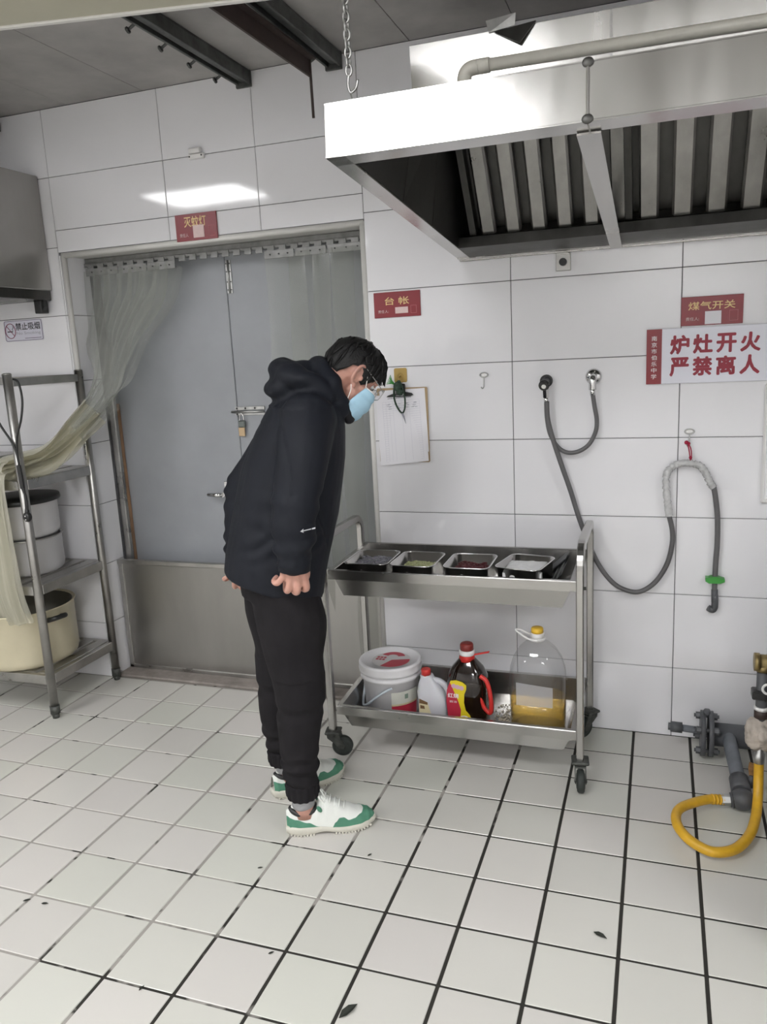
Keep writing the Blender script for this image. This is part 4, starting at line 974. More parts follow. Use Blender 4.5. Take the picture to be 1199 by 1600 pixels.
heap('shredded_vegetable', 'shredded dark and pale vegetable in the leftmost steel pan', 'vegetable', -0.494, -.322, .068, .086, .750, .016, M['food_p'], 2.2, 3, 'shred', 190)
heap('chopped_vegetable', 'chopped pale green vegetable in a steel pan between the shreds and the red beans', 'vegetable', -0.312, -.324, .066, .084, .738, .014, M['food_g'], 2.0, 5, 'ring', 200)
heap('red_beans', 'dark red beans heaped in the third steel pan', 'beans', -0.110, -.320, .066, .082, .738, .022, M['food_r'], 2.0, 8, 'bean', 260)
heap('white_starch', 'white starch powder heaped in the askew steel pan', 'flour', 0.090, -.312, .068, .084, .758, .014, M['food_w'], 2.4, 12)
bt = thing('baking_tray', 'black metal tray and rack leaning in the right end of the upper tray', 'tray', (0.20, -.22, PZ0))
def bt_q(x0, x1, y0, y1, z0, z1): return MB().add([(x0, y0, z0), (x1, y0, z1), (x1, y1, z1), (x0, y1, z0), (x0, y0, z0+.004), (x1, y0, z1+.004), (x1, y1, z1+.004), (x0, y1, z0+.004)], [(3, 2, 1, 0), (4, 5, 6, 7), (0, 1, 5, 4), (1, 2, 6, 5), (2, 3, 7, 6), (3, 0, 4, 7)])
bt_q(0.145, 0.226, -.38, -.10, .676, .752).build('tray_plate', M['black'], bt)
for k in range(4): MB().bar((0.150+.020*k, -.40, .684+.019*k), (0.156+.020*k, -.10, .690+.019*k), .006, .006).build('rack_bar', M['dirty'], bt)
bt_q(0.150, 0.222, -.20, -.09, .70, .764).build('tray_plate', M['pipe'], bt)
# ---- things on the lower tray
LZ = 0.1215
def lz(y): return 0.209+(0.236-0.209)*(y-TY0)/(TY1-TY0)-.090+.0012
bc = thing('plastic_bucket', 'round white plastic bucket with a red printed lid on the lower tray', 'bucket', (-0.462, -.275, lz(-.36)))
bx, by, b0 = -0.462, -.275, lz(-.365)
mb = MB(); mb.lathe([(.098, b0), (.104, b0+.004), (.112, b0+.155), (.122, b0+.158), (.122, b0+.172), (.115, b0+.174), (.116, b0+.186)], (bx, by, 0), 40); mb.build('bucket_body', M['bucket'], bc)
mb = MB(); mb.lathe([(.119, b0+.180), (.126, b0+.182), (.1275, b0+.192), (.124, b0+.210), (.1265, b0+.214), (.122, b0+.222), (.113, b0+.2215), (.110, b0+.216), (.0, b0+.2165)], (bx, by, 0), 48, caps=(True, False)); ld = mb.build('bucket_lid', M['bucket'], bc)
def sector(cx, cy, r, a0, a1, z, r0=0.0, n=18, sy=1.0):
    P = [V((cx+r*math.cos(math.radians(a0+(a1-a0)*k/n)), cy+sy*r*math.sin(math.radians(a0+(a1-a0)*k/n)), z)) for k in range(n+1)]
    if r0 > 0: P += [V((cx+r0*math.cos(math.radians(a1+(a0-a1)*k/n)), cy+sy*r0*math.sin(math.radians(a1+(a0-a1)*k/n)), z)) for k in range(n+1)]
    else: P.append(V((cx, cy, z)))
    return MB().add(P, [tuple(range(len(P)))])
zl = b0+.2170
sector(bx+.008, by-.008, .078, 0, 360, zl, n=40).build('lid_print', mat('pale_lid_print', (0.66, 0.64, 0.64), 0.4), ld, fixn=False)
mb = sector(bx+.010, by-.010, .072, -112, 18, zl+.0004); b2 = sector(bx+.004, by+.022, .05, 20, 165, zl+.0004, .022); mb.add(b2.v, b2.f); mb.build('red_print', M['label_r'], ld, fixn=False)
b3 = MB()
for k in range(3):
    for q in range(2): b3.add([(bx-.056+.0135*k, by-.020+.020*q, zl+.0005), (bx-.045+.0135*k, by-.020+.020*q, zl+.0005), (bx-.045+.0135*k, by-.005+.020*q, zl+.0005), (bx-.056+.0135*k, by-.005+.020*q, zl+.0005)], [(0, 1, 2, 3)])
b3.build('red_print', M['label_r'], ld, fixn=False)
def wrap(cx, cy, r, a0, a1, z0, z1, name, m, par, n=14, rz=0.0):
    mb = MB(); A = [math.radians(a0+(a1-a0)*k/n) for k in range(n+1)]
    mb.add([V((cx+(r)*math.cos(a), cy+r*math.sin(a), z0)) for a in A]+[V((cx+(r+rz)*math.cos(a), cy+(r+rz)*math.sin(a), z1)) for a in A], [(k, k+1, n+2+k, n+1+k) for k in range(n)], True)
    return mb.build(name, m, par, fixn=False)
wrap(bx, by, .1062, -72, -8, b0+.006, b0+.062, 'red_label', M['label_r'], bc, rz=.0032)
wrap(bx, by, .1098, -72, -8, b0+.063, b0+.070, 'gold_band', M['label_c'], bc, rz=.0004)
wrap(bx, by, .1102, -72, -8, b0+.071, b0+.120, 'pale_label', mat('pale_green_label', (0.66, 0.67, 0.60), 0.4), bc, rz=.0024)
wrap(bx, by, .1116, -44, -36, b0+.088, b0+.108, 'leaf_print', mat('dull_green_print', (0.22, 0.30, 0.24), 0.5), bc, rz=.0012)
mb = MB(); hp = catmull([V((bx+.118*math.cos(math.radians(a)), by+.118*math.sin(math.radians(a)), 0))+V((0, 0, z)) for a, z in ((-70, b0+.142), (-85, b0+.126), (-105, b0+.095), (-125, b0+.060), (-148, b0+.038), (-168, b0+.042), (-182, b0+.080), (-190, b0+.14))], 6)
mb.tube(hp, .0048, 8); mb.build('wire_handle', mat('pale_blue_plastic', (0.62, 0.68, 0.75), 0.35), bc)

jg = thing('plastic_jug', 'small milky plastic jug with a red cap between the bucket and the dark bottle', 'jug', (-0.268, -.325, lz(-.37)))
jx, jy, j0 = -0.268, -.325, lz(-.37)
mb = MB(); prof = [(.040, .0), (.044, .006), (.044, .10), (.041, .125), (.030, .155), (.019, .178), (.0175, .188)]
rings = []
for r, z in prof:
    sh = -.030*(max(0, z-.09)/.1)
    rings.append([V((jx+sh+p.x, jy+p.y, j0+z)) for p in [V((c.x, c.y, 0)) for c in rr_ring(0, 0, r*1.30, r, r*.55, 0)]])
mb.loft(rings, True, True); mb.build('jug_body', M['jug'], jg)
mb = MB(); mb.tube(catmull([(jx-.012, jy, j0+.168), (jx+.022, jy, j0+.164), (jx+.048, jy, j0+.142), (jx+.062, jy, j0+.10), (jx+.066, jy, j0+.06), (jx+.060, jy, j0+.035), (jx+.045, jy, j0+.032)], 6), .0115, 12); mb.build('jug_handle', M['jug'], jg)
mb = MB(); mb.lathe([(.020, j0+.182), (.0205, j0+.186)], (jx-.031, jy, 0), 24); mb.build('cap_ring', M['white'], jg)
mb = MB(); mb.lathe([(.0185, j0+.186), (.0188, j0+.206), (.0165, j0+.211)], (jx-.031, jy, 0), 24); mb.build('cap', M['red'], jg)
def jl(name, pts, m, d): MB().prism(pts, (jx, jy-.0442-d, j0), (1, 0, 0), (0, 0, 1), .0006).build(name, m, jg)
jl('label', [(-.052, .004), (.020, .004), (.012, .020), (-.006, .050), (-.016, .090), (-.050, .094)], M['label_c'], .0002)
jl('label_band', [(-.050, .086), (-.0165, .082), (-.016, .092), (-.049, .104)], M['label_b'], .0009)
jl('label_print', [(-.046, .064), (-.028, .064), (-.030, .076), (-.046, .078)], M['label_b'], .0009)
jl('label_print', [(-.034, .006), (.006, .006), (-.006, .018), (-.020, .022), (-.032, .016)], M['dark'], .0009)

so = thing('sauce_bottle', 'dark sauce bottle with red handle and red and yellow label on the lower tray', 'bottle', (-0.145, -.30, lz(-.36)))
sx, sy, s0 = -0.140, -.300, lz(-.355)
mb = MB(); prof = [(.076, .0, 1), (.080, .006, 1), (.080, .055, 1), (.0765, .062, 1), (.079, .07, 1), (.079, .165, 1), (.075, .19, 1), (.060, .222, .95), (.036, .250, .9), (.026, .262, .9)]
mb.loft([[V((sx+p.x, sy+p.y, s0+z)) for p in rr_ring(0, 0, r, r*.78, r*.62*k, 0, 6)] for r, z, k in prof], True, True); mb.build('bottle_body', M['soy'], so)
mb = MB(); mb.lathe([(.032, s0+.250), (.028, s0+.272), (.0265, s0+.276)], (sx, sy, 0), 28); mb.build('neck_collar', M['red'], so)
mb = MB(); mb.lathe([(.0285, s0+.272), (.0300, s0+.276), (.0295, s0+.290), (.027, s0+.292)], (sx, sy, 0), 28); mb.build('cap_ring', M['white'], so)
mb = MB(); mb.lathe([(.0255, s0+.290), (.0255, s0+.312), (.022, s0+.318), (.012, s0+.319)], (sx, sy, 0), 28); mb.build('cap', M['darkred'], so)
mb = MB(); mb.bar((sx+.026, sy, s0+.273), (sx+.088, sy-.008, s0+.292), .012, .005, bev=.001); mb.build('pull_tab', M['red'], so)
mb = MB(); hp = catmull([(sx+.058, sy-.040, s0+.205), (sx+.082, sy-.045, s0+.19), (sx+.094, sy-.046, s0+.15), (sx+.099, sy-.046, s0+.105), (sx+.098, sy-.045, s0+.068), (sx+.088, sy-.043, s0+.062), (sx+.068, sy-.042, s0+.085), (sx+.055, sy-.044, s0+.125), (sx+.050, sy-.044, s0+.16)], 6)
mb.tube(hp, .0085, 10); mb.build('handle', M['red'], so)
yl = sy-.0625
def sl(name, pts, m, d, bottle=True): return MB().prism(pts, (sx, yl-d, s0), (1, 0, 0), (0, 0, 1), .0008).build(name, m, so)
sl('label', catm2 := [(-.055, .010), (.022, .006), (.027, .030), (.020, .052), (.004, .070), (-.002, .10), (.000, .135), (.008, .155), (.009, .172), (-.006, .184), (-.030, .190), (-.052, .186), (-.066, .15), (-.070, .10), (-.066, .05)], M['label_y'], 0)
sl('label_red', [(-.056, .011), (-.022, .008), (-.018, .040), (-.014, .070), (-.024, .105), (-.038, .140), (-.055, .180), (-.067, .148), (-.071, .10), (-.067, .05)], M['label_r'], .0006)
for k in range(3):
    mb = MB(); mb.lathe([(.0095, 0), (.0085, .001)], (sx-.040+.015*k, yl-.0014, s0+.166-.003*k), 14, Matrix.Rotation(math.pi/2, 3, 'X')); mb.build('badge', mat('pink_badge', (0.62, 0.40, 0.50), 0.4) if k == 0 else bpy.data.materials['pink_badge'], so)
lettering('红烧', (-.064, -.022, .118, .136), 0, M['signtxt'], so, bold=.03, origin=(sx, yl-.0014, s0))
lettering('酱油', (-.058, -.030, .098, .107), 0, M['signtxt'], so, origin=(sx, yl-.0014, s0))
mb = MB(); mb.lathe([(.021, 0), (.019, .001)], (sx-.002, yl-.0014, s0+.032), 20, Matrix.Rotation(math.pi/2, 3, 'X'), sy=.8); mb.build('dish_plate', M['white'], so)
mb = MB(); mb.lathe([(.0165, 0), (.014, .001)], (sx-.002, yl-.0022, s0+.032), 18, Matrix.Rotation(math.pi/2, 3, 'X'), sy=.8); mb.build('dish_print', mat('stew_print', (0.14, 0.07, 0.03), 0.5, col2=(0.35, 0.10, 0.04), vscale=150), so)

ob = thing('oil_bottle', 'large clear plastic bottle with yellow cap half full of golden oil', 'bottle', (0.125, -.29, lz(-.36)))
ox, oy, o0 = 0.128, -.300, lz(-.36)
def octr(r, z, k=.72): return [V((ox+p.x, oy+p.y, o0+z)) for p in rr_ring(0, 0, r, r*.86, r*k, 0, 6)]
prof = [(.086, .0), (.098, .008), (.101, .022), (.101, .042), (.097, .047), (.101, .052), (.102, .068), (.098, .073), (.102, .078), (.103, .10), (.103, .215), (.100, .245), (.088, .285), (.068, .318), (.046, .340), (.028, .352), (.024, .356), (.024, .368)]
MB().loft([octr(r, z) for r, z in prof], True, True).build('bottle_shell', M['pet'], ob)
prof2 = [(r-.0030, z+.003 if i == 0 else z) for i, (r, z) in enumerate(prof) if z < .11]+[(.100, .128)]
MB().loft([octr(r, z) for r, z in prof2], True, True).build('oil', M['oil'], ob)
mb = MB(); mb.lathe([(.029, o0+.352), (.029, o0+.360), (.025, o0+.362)], (ox, oy, 0), 28); mb.build('neck_ring', M['white'], ob)
mb = MB(); mb.lathe([(.0250, o0+.360), (.0255, o0+.380), (.0235, o0+.381)], (ox, oy, 0), 28); mb.build('cap_base', M['white'], ob)
mb = MB(); mb.lathe([(.0225, o0+.380), (.0225, o0+.396), (.020, o0+.400), (.010, o0+.4005)], (ox, oy, 0), 28); mb.build('cap', mat('yellow_cap', (0.80, 0.50, 0.05), 0.35), ob)
mb = MB(); mb.tube(catmull([(ox+.004, oy-.030, o0+.358), (ox-.030, oy-.024, o0+.362), (ox-.060, oy-.014, o0+.376), (ox-.078, oy-.004, o0+.386), (ox-.064, oy+.006, o0+.384), (ox-.035, oy+.012, o0+.370), (ox-.010, oy+.026, o0+.360)], 5), .0040, 8); mb.build('carry_loop', M['white'], ob)
MB().add([V((ox-.066+.132*u, oy-.0905-.0006*math.sin(u*math.pi), o0+.128+.088*v-(.010*u if v else 0))) for v in (0, 1) for u in (0, .2, .4, .6, .8, 1)], [(k, k+1, 7+k, 6+k) for k in range(5)], True).build('white_label', clear('frosted_label', (0.92, 0.92, 0.93), 0.4, 0.42, (0.60, 0.60, 0.63)), ob, fixn=False)
# spilled grains on the tray between the bottles
mb = MB(); random.seed(9)
for _ in range(140):
    x, y = random.gauss(-.012, .022), random.gauss(-.27, .06)
    if not (-.055 < x < .02 and -.40 < y < -.10): continue
    A = Matrix.Rotation(random.uniform(0, 6.3), 3, 'Z'); mb.obox((x, y, lz(y)+.0012), (.0028, .0016, .0012), A)
tag(mb.build('spilled_grains', mat('pale_grains', (0.62, 0.56, 0.46), 0.7)), 'pale spilled grains on the lower tray between dark bottle and oil bottle', 'crumbs', kind='stuff')

# ================================================================== STORAGE RACK ON THE LEFT
rk = thing('storage_rack', 'stainless steel slatted storage rack standing left of the steel door', 'rack', (-2.5, -.24, 0))
RX0, RX1, RY0_, RY1 = -3.05, -2.018, -.456, -.024
for x in (RX0, RX1):
    for y in (RY0_, RY1):
        mb = MB(); mb.cyl((x, y, .05), (x, y, 1.535), .019, n=18); mb.ell((x, y, 1.535), (.019, .019, .006), nu=18, nv=6); pz = mb.build('post', M['oldsteel'], rk)
        mb = MB(); mb.cyl((x, y, .0), (x, y, .022), .014, .017, n=16); mb.cyl((x, y, .022), (x, y, .06), .0215, n=16); mb.build('foot', M['dirty'], pz)
for x in (RX0, RX1): MB().box(x-.010, x+.010, RY0_+.018, RY1-.018, 1.484, 1.518, .002).build('top_rail', M['oldsteel'], rk)
for y in (RY1,): MB().box(RX0+.018, RX1-.018, y-.010, y+.010, 1.484, 1.518, .002).build('top_rail', M['oldsteel'], rk)
for zt in (1.090, .622, .206):
    for x in (RX0, RX1): MB().box(x-.013, x+.013, RY0_+.017, RY1-.017, zt-.044, zt, .002).build('side_rail', M['oldsteel'], rk)
    for y in (RY0_, RY1): MB().box(RX0+.017, RX1-.017, y-.013, y+.013, zt-.044, zt-.002, .002).build('end_rail', M['oldsteel'], rk)
    k = 0; x = RX1-.05
    while x > RX0+.04:
        MB().box(x-.029, x+.029, RY0_+.012, RY1-.012, zt-.014, zt-.001, .002).build('slat', M['oldsteel'], rk); x -= .082
SH2, SH3 = .6215, .2055
def pot(name, label, cx, cy, r, z0, h, m, inner, rim=None, handles=True, grp=None, cat='pot'):
    t = thing(name, label, cat, (cx, cy, z0), grp)
    mb = MB(); mb.lathe([(r*.90, z0), (r*.97, z0+.012), (r, z0+.035), (r, z0+h-.004), (r+.006, z0+h), (r-.002, z0+h+.001), (r-.006, z0+h-.004)], (cx, cy, 0), 44, caps=(True, False)); mb.build('pot_body', M[m], t)
    mb = MB(); mb.lathe([(r-.006, z0+h-.004), (r-.006, z0+.02), (0.001, z0+.016)], (cx, cy, 0), 44, caps=(False, False)); mb.build('pot_inside', M[inner], t, fixn=False)
    if rim: mb = MB(); mb.tube([V((cx+(r+.004)*math.cos(2*math.pi*k/48), cy+(r+.004)*math.sin(2*math.pi*k/48), z0+h)) for k in range(48)], .0035, 8, closed=True); mb.build('rim', M[rim], t)
    if handles:
        for s in (-1, 1):
            mb = MB(); a = math.radians(-12); dx, dy = math.cos(a)*s, math.sin(a)*s; px, py = -dy, dx
            P = [V((cx+dx*(r-.002)+px*q, cy+dy*(r-.002)+py*q, z0+h-.045)) for q in (-.035,)]+[V((cx+dx*(r+.04)+px*q, cy+dy*(r+.04)+py*q, z0+h-.032)) for q in (-.028, .028)]+[V((cx+dx*(r-.002)+px*.035, cy+dy*(r-.002)+py*.035, z0+h-.045))]
            mb.tube(catmull(P, 5), .0115, 10); mb.build('handle', M['black'], t)
    return t
pot('cooking_pot', 'large cream enamel pot with black handles on the bottom rack shelf', -2.292, -.275, .222, SH3, .262, 'cream', 'dkin', 'cream')
pot('enamel_basin', 'lower white enamel pot of the two stacked on the middle rack shelf', -2.270, -.235, .165, SH2, .168, 'whitepot', 'whitepot', 'zinc', False, 'stacked white pots on the rack')
t = pot('enamel_basin', 'upper white enamel pot with a black cover, stacked on the middle rack shelf', -2.268, -.235, .163, SH2+.1715, .170, 'whitepot', 'whitepot', None, False, 'stacked white pots on the rack')
mb = MB(); z0 = SH2+.1715+.1725; mb.lathe([(.176, z0-.012), (.180, z0-.006), (.176, z0+.012), (.10, z0+.022), (.02, z0+.024)], (-2.268, -.235, 0), 40); mb.build('cover', M['black'], t)
bx3 = thing('steel_box', 'corner of a grey steel box on the top rack shelf at the left edge', 'box', (-2.62, -.30, 1.0905))
MB().box(-2.80, -2.235, -.40, -.20, 1.0905, 1.17, .004).build('box_body', M['oldsteel'], bx3)
MB().box(-2.81, -2.230, -.41, -.19, 1.166, 1.18, .003).build('box_rim', M['oldsteel'], bx3)
ca = thing('power_cable', 'black cable with a round plug hanging on the front post of the storage rack', 'cable', (-2.0, -.47, .92))
mb = MB(); mb.tube(catmull([(-2.012, -.436, 1.515), (-1.975, -.445, 1.50), (-1.950, -.462, 1.43), (-1.957, -.476, 1.35), (-1.985, -.482, 1.28), (-1.996, -.484, 1.20), (-1.990, -.484, 1.12), (-1.987, -.484, 1.04), (-1.990, -.484, .97), (-1.990, -.484, .955)], 7), .0048, 8); mb.build('cord', M['black'], ca)
mb = MB(); mb.tube(catmull([(-2.10, -.487, 1.42), (-2.06, -.487, 1.33), (-2.01, -.486, 1.25), (-1.994, -.485, 1.18), (-1.996, -.486, 1.08), (-1.981, -.485, 1.02), (-1.984, -.484, .955)], 7), .0048, 8); mb.build('cord', M['black'], ca)
mb = MB(); mb.bar((-1.992, -.489, 1.16), (-1.988, -.489, 1.06), .018, .012, (0, 1, 0), bev=.002); mb.build('cable_tie', M['black'], ca)
mb = MB(); mb.ell((-1.987, -.486, .938), (.019, .017, .022)); mb.cyl((-1.987, -.485, .95), (-1.987, -.484, .972), .011, .008, n=12); mb.build('plug', M['black'], ca)
mb = MB(); mb.cyl((-1.982, -.501, .945), (-1.981, -.506, .945), .003, n=8); mb.cyl((-1.982, -.500, .930), (-1.981, -.505, .929), .003, n=8); mb.build('plug_pin', M['chrome'], ca)

# ================================================================== STRIP CURTAIN
sc_ = thing('strip_curtain', 'clear plastic strip curtain in the doorway with its left strips pulled onto the rack', 'curtain', (-1.32, .14, .03))
RY = .142
mb = MB(); mb.box(DX0+.006, DX1-.006, RY-.012, RY+.012, 2.008, 2.022, .002); mb.box(DX0+.006, DX1-.006, RY-.002, RY+.012, 2.020, 2.044, .001); mb.build('rail', M['raildull'], sc_)
x = DX0+.03
while x < DX1-.04:
    mb = MB(); mb.box(x, x+.034, RY-.018, RY-.012, 1.992, 2.018, .001); mb.build('hanger_hook', M['raildull'], sc_); x += .0555
def plate(x0, x1):
    mb = MB(); mb.box(x0, x1, RY-.021, RY-.0175, 1.964, 1.998, .001); p = mb.build('clamp_plate', M['raildull'], sc_)
    mb = MB()
    for q in (.2, .5, .8): mb.cyl((x0+(x1-x0)*q, RY-.021, 1.981), (x0+(x1-x0)*q, RY-.024, 1.981), .0035, n=8)
    mb.build('rivets', M['black'], p)
for a, b in ((-2.025, -1.845), (-1.838, -1.69), (-1.682, -1.535)): plate(a, b)
for a, b in ((-1.085, -.945), (-.938, -.795), (-.788, -.62)): plate(a, b)
def ribbon(cl, wd, sd, bow=0.02, nu=7, seed=0, wave=0.006):
    """strip along the centre line cl with width wd[i] in direction sd[i]"""
    vs = []; n = len(cl)
    for i, p in enumerate(cl):
        t = (cl[min(i+1, n-1)]-cl[max(i-1, 0)]).normalized(); s = sd[i]; nn = t.cross(s).normalized()
        for k in range(nu):
            u = k/(nu-1)*2-1
            vs.append(p+s*(u*wd[i]/2)+nn*(bow*(1-u*u)*(wd[i]/.2)+wave*math.sin(u*3.1+seed+i*.05)*math.cos(u*6+i*.03+seed)))
    fs = [(i*nu+k, i*nu+k+1, (i+1)*nu+k+1, (i+1)*nu+k) for i in range(n-1) for k in range(nu-1)]
    return MB().add(vs, fs, True)
random.seed(4)
for k, xc in enumerate((-1.0, -.885, -.775, -.682)):
    n = 34; cl = [V((xc+.004*math.sin(i*.5+k), RY-.006-.010*(k % 2)+.004*math.sin(i*.4+k*2), 1.985-1.95*i/(n-1))) for i in range(n)]
    ribbon(cl, [.19]*n, [V((1, 0, 0))]*n, .012, 9, k*1.7, .006).build('strip', M['strip'], sc_, fixn=False)
# left strips: gathered, swept over the rack shelf and down its front into the pot
for k in range(7):
    f = k/6.0; xt = -1.985+.40*f
    wob = lambda a: a*math.sin(k*2.4+1)
    pts = [V((xt, RY-.006-.004*(k % 3), 1.985)), V((xt-.006-.03*f, RY-.012, 1.86)), V((xt-.03-.14*f, RY-.03, 1.70)), V((-1.905-.02+.14*f, .03-.02*(k % 3), 1.535)), V((-1.93+.15*f, -.075, 1.405+.0*f)), V((-1.99+.12*f, -.17, 1.285)),
           V((-2.055+.05*f, -.27+.02*(k % 2), 1.165)), V((-2.125+.02*f, -.37, 1.125+.006*(k % 3))), V((-2.185+.012*(k-3), -.452, 1.118+.004*(k % 3))), V((-2.195+.018*(k-3), -.494, 1.085)), V((-2.200+.022*(k-3), -.502-.003*(k % 3), .95)), V((-2.205+.024*(k-3), -.498, .76)), V((-2.205+.024*(k-3), -.487-.003*(k % 2), .58)), V((-2.205+.024*(k-3), -.455, .445+wob(.008)))]
    ws = [.16, .15, .13, .11, .115, .14, .15, .14, .13, .13, .13, .13, .13, .13]
    cl = catmull(pts, 6); n = len(cl)
    wd = [ws[min(i//6, 13)]+(ws[min(i//6+1, 13)]-ws[min(i//6, 13)])*(i % 6)/6 for i in range(n)]
    sd = []
    for i in range(n):
        q = i/(n-1)
        if q < .2: s = V((1, 0, 0))
        elif q < .56: 
            a = min(1, (q-.2)/.12); s = V((1, 0, 0))*(1-a)+V((.45+.5*math.sin(k*1.9), -.35, .55*math.cos(k*1.3)))*a
        elif q < .66:
            a = (q-.56)/.10; s = V((.45+.5*math.sin(k*1.9), -.35, .55*math.cos(k*1.3)))*(1-a)+V((1, 0, 0))*a
        else: s = V((1, 0.12*math.sin(k), 0))
        t = (cl[min(i+1, n-1)]-cl[max(i-1, 0)]).normalized(); s = s-t*s.dot(t); sd.append(s.normalized())
    mb = ribbon(cl, wd, sd, .016, 13, k*1.1, .011)
    cut = (25+(k*5) % 9)*12      # cleaner plastic above, yellowed below
    mb.mi = [0 if i < cut else 1 for i in range(len(mb.f))]
    mb.build('strip', [M['strip'], M['stripy']], sc_, fixn=False)

# ================================================================== SCRAPS ON THE FLOOR
def scrap(label, x, y, s, ang, fold=.3, kind='leaf'):
    A = Matrix.Rotation(ang, 3, 'Z'); P = [(-1, 0, 0), (-.45, .34, fold*.3), (.25, .30, fold*.5), (1, .05, .1), (.3, -.28, fold*.35), (-.4, -.30, .1), (0, 0, .05)]
    t = [A @ (V(p)*s)+V((x, y, .0022)) for p in P]
    mb = MB().add([q+V((0, 0, .0012)) for q in t]+t, [(0, 1, 6), (1, 2, 6), (2, 3, 6), (3, 4, 6), (4, 5, 6), (5, 0, 6)]+[(7, 13, 8), (8, 13, 9), (9, 13, 10), (10, 13, 11), (11, 13, 12), (12, 13, 7)]+[(k, 7+k, 7+(k+1) % 6, (k+1) % 6) for k in range(6)])
    tag(mb.build('leaf_scrap', M['leaf']), label, 'scrap', 'dark scraps on the floor tiles')
scrap('dark folded leaf scrap lying alone on a tile at the lower right', .416, -1.185, .020, -.5, .5)
scrap('long dark leaf scrap at the bottom edge of the picture', -.140, -1.60, .028, 1.0, .6)
scrap('small black crumb on a joint at the lower left, the left one of a pair', -1.215, -1.491, .011, .6)
scrap('small black crumb at the lower left, the right one of a pair', -1.151, -1.488, .011, .2)
scrap('tiny dark crumb in front of the toe of the nearer shoe', -.296, -1.023, .008, .9)
scrap('tiny dark crumb on a joint in the middle of the left foreground', -.673, -1.678, .009, 1.3)
scrap('tiny grey crumb on a tile behind and left of the nearer heel', -.604, -1.171, .008, .4)
scrap('tiny dark crumb on a tile below the nearer shoe near the lower centre', -.408, -1.480, .008, .7)
# ================================================================== THE PERSON
PO, PF, PL = V((-.56, -.83, 0)), V((.89, .456, 0)).normalized(), V((-.456, .89, 0)).normalized()
def pw(p): return PO+PF*p[0]+PL*p[1]+V((0, 0, p[2]))     # person frame: forward, left, up
HO = V((.204, 0, 1.484)); HP, HYW = math.radians(42), math.radians(15)
HR = Matrix.Rotation(HYW, 3, 'Z') @ Matrix.Rotation(HP, 3, 'Y') @ Matrix.Rotation(math.radians(0), 3, 'X')
def hd_(p): return HO+HR @ V(p)                           # head frame: forward, left, up, origin between the ears

def capsule_chain(mb, pts, rad, n=14):
    mb.tube(catmull(pts, 5), [rad[min(i//5, len(rad)-1)]+(rad[min(i//5+1, len(rad)-1)]-rad[min(i//5, len(rad)-1)])*(i % 5)/5 for i in range((len(pts)-1)*5+1)], n)
    mb.ell(pts[0], (rad[0],)*3, nu=12, nv=8); mb.ell(pts[-1], (rad[-1],)*3, nu=12, nv=8)

# ---- body: one continuous skin (head, neck, trunk, arms, hands, legs, feet)
bd = MB()
def he(c, r, R=None): bd.ell(hd_(c), r, HR if R is None else HR @ R, 22, 14)
he((-.006, 0, .026), (.084, .070, .076)); he((.028, 0, .020), (.056, .062, .056))
he((.036, 0, -.030), (.046, .058, .068)); he((.044, 0, -.080), (.042, .046, .036)); he((.070, 0, -.102), (.018, .020, .016))
he((.082, 0, -.022), (.014, .011, .025)); he((.091, 0, -.036), (.013, .013, .010)); he((.074, 0, .021), (.013, .046, .009))
for s in (-1, 1):
    he((.054, s*.040, -.030), (.026, .022, .022))
    ER = Matrix.Rotation(math.radians(14), 3, 'Y')
    ear = [V((.019*math.cos(a)-.006*math.sin(a), s*(.0765-.0105*math.cos(a)), .032*math.sin(a)*(1 if math.sin(a) > 0 else .95))) for a in [k*math.pi/9 for k in range(18)]]
    bd.tube([hd_(ER @ p+V((-.002, 0, -.004))) for p in ear[1:15]], [.0052]*14, 8)
    bd.tube([hd_(V((-.004+.009*math.cos(a), s*(.078-.004*math.cos(a)), -.002+.018*math.sin(a)))) for a in [math.radians(q) for q in (110, 140, 170, 200, 230, 260)]], .0036, 7)
    he((-.002, s*.0685, -.004), (.017, .006, .027)); he((.004, s*.0745, -.036), (.0085, .0055, .0105)); he((.0135, s*.0720, -.006), (.005, .007, .009))
capsule_chain(bd, [hd_((-.022, 0, -.02)), hd_((-.040, 0, -.085)), V((.075, 0, 1.36))], [.054, .052, .050], 16)
TR = [V((-.075, 0, .86)), V((-.05, 0, 1.0)), V((-.005, 0, 1.16)), V((.045, 0, 1.30)), V((.062, 0, 1.355))]
for a, b in zip(TR, TR[1:]): 
    for t in (0, .5, 1): bd.ell(a.lerp(b, t), (.088, .135, .075), None, 16, 10)
def limb(pts, rad): capsule_chain(bd, [V(p) for p in pts], rad)
NS, NE, NW = (.055, -.165, 1.365), (-.004, -.232, 1.115), (-.020, -.240, .940)
FS, FE, FW_ = (.045, .165, 1.365), (-.165, .262, 1.105), (-.206, .256, .858)
limb([NS, NE, NW], [.052, .042, .027]); limb([FS, FE, FW_], [.052, .042, .027])
NH = [(-.062, -.098, .86), (-.040, -.098, .66), (-.030, -.100, .475), (-.050, -.104, .30), (-.048, -.110, .10)]
FH = [(-.085, .098, .86), (-.085, .10, .66), (-.095, .10, .475), (-.104, .116, .30), (-.100, .134, .11)]
limb(NH, [.085, .078, .058, .050, .030]); limb(FH, [.085, .078, .058, .050, .030])
NT, FTD = V((1, 0, 0)), V((.80, .60, 0))
def foot(h, d):
    h = V(h); capsule_chain(bd, [h+V((0, 0, -.055)), h+d*.07+V((0, 0, -.062)), h+d*.15+V((0, 0, -.068))], [.022, .022, .016])
foot((-.048, -.110, .10), NT); foot((-.100, .134, .11), V((.90, .437, 0)))
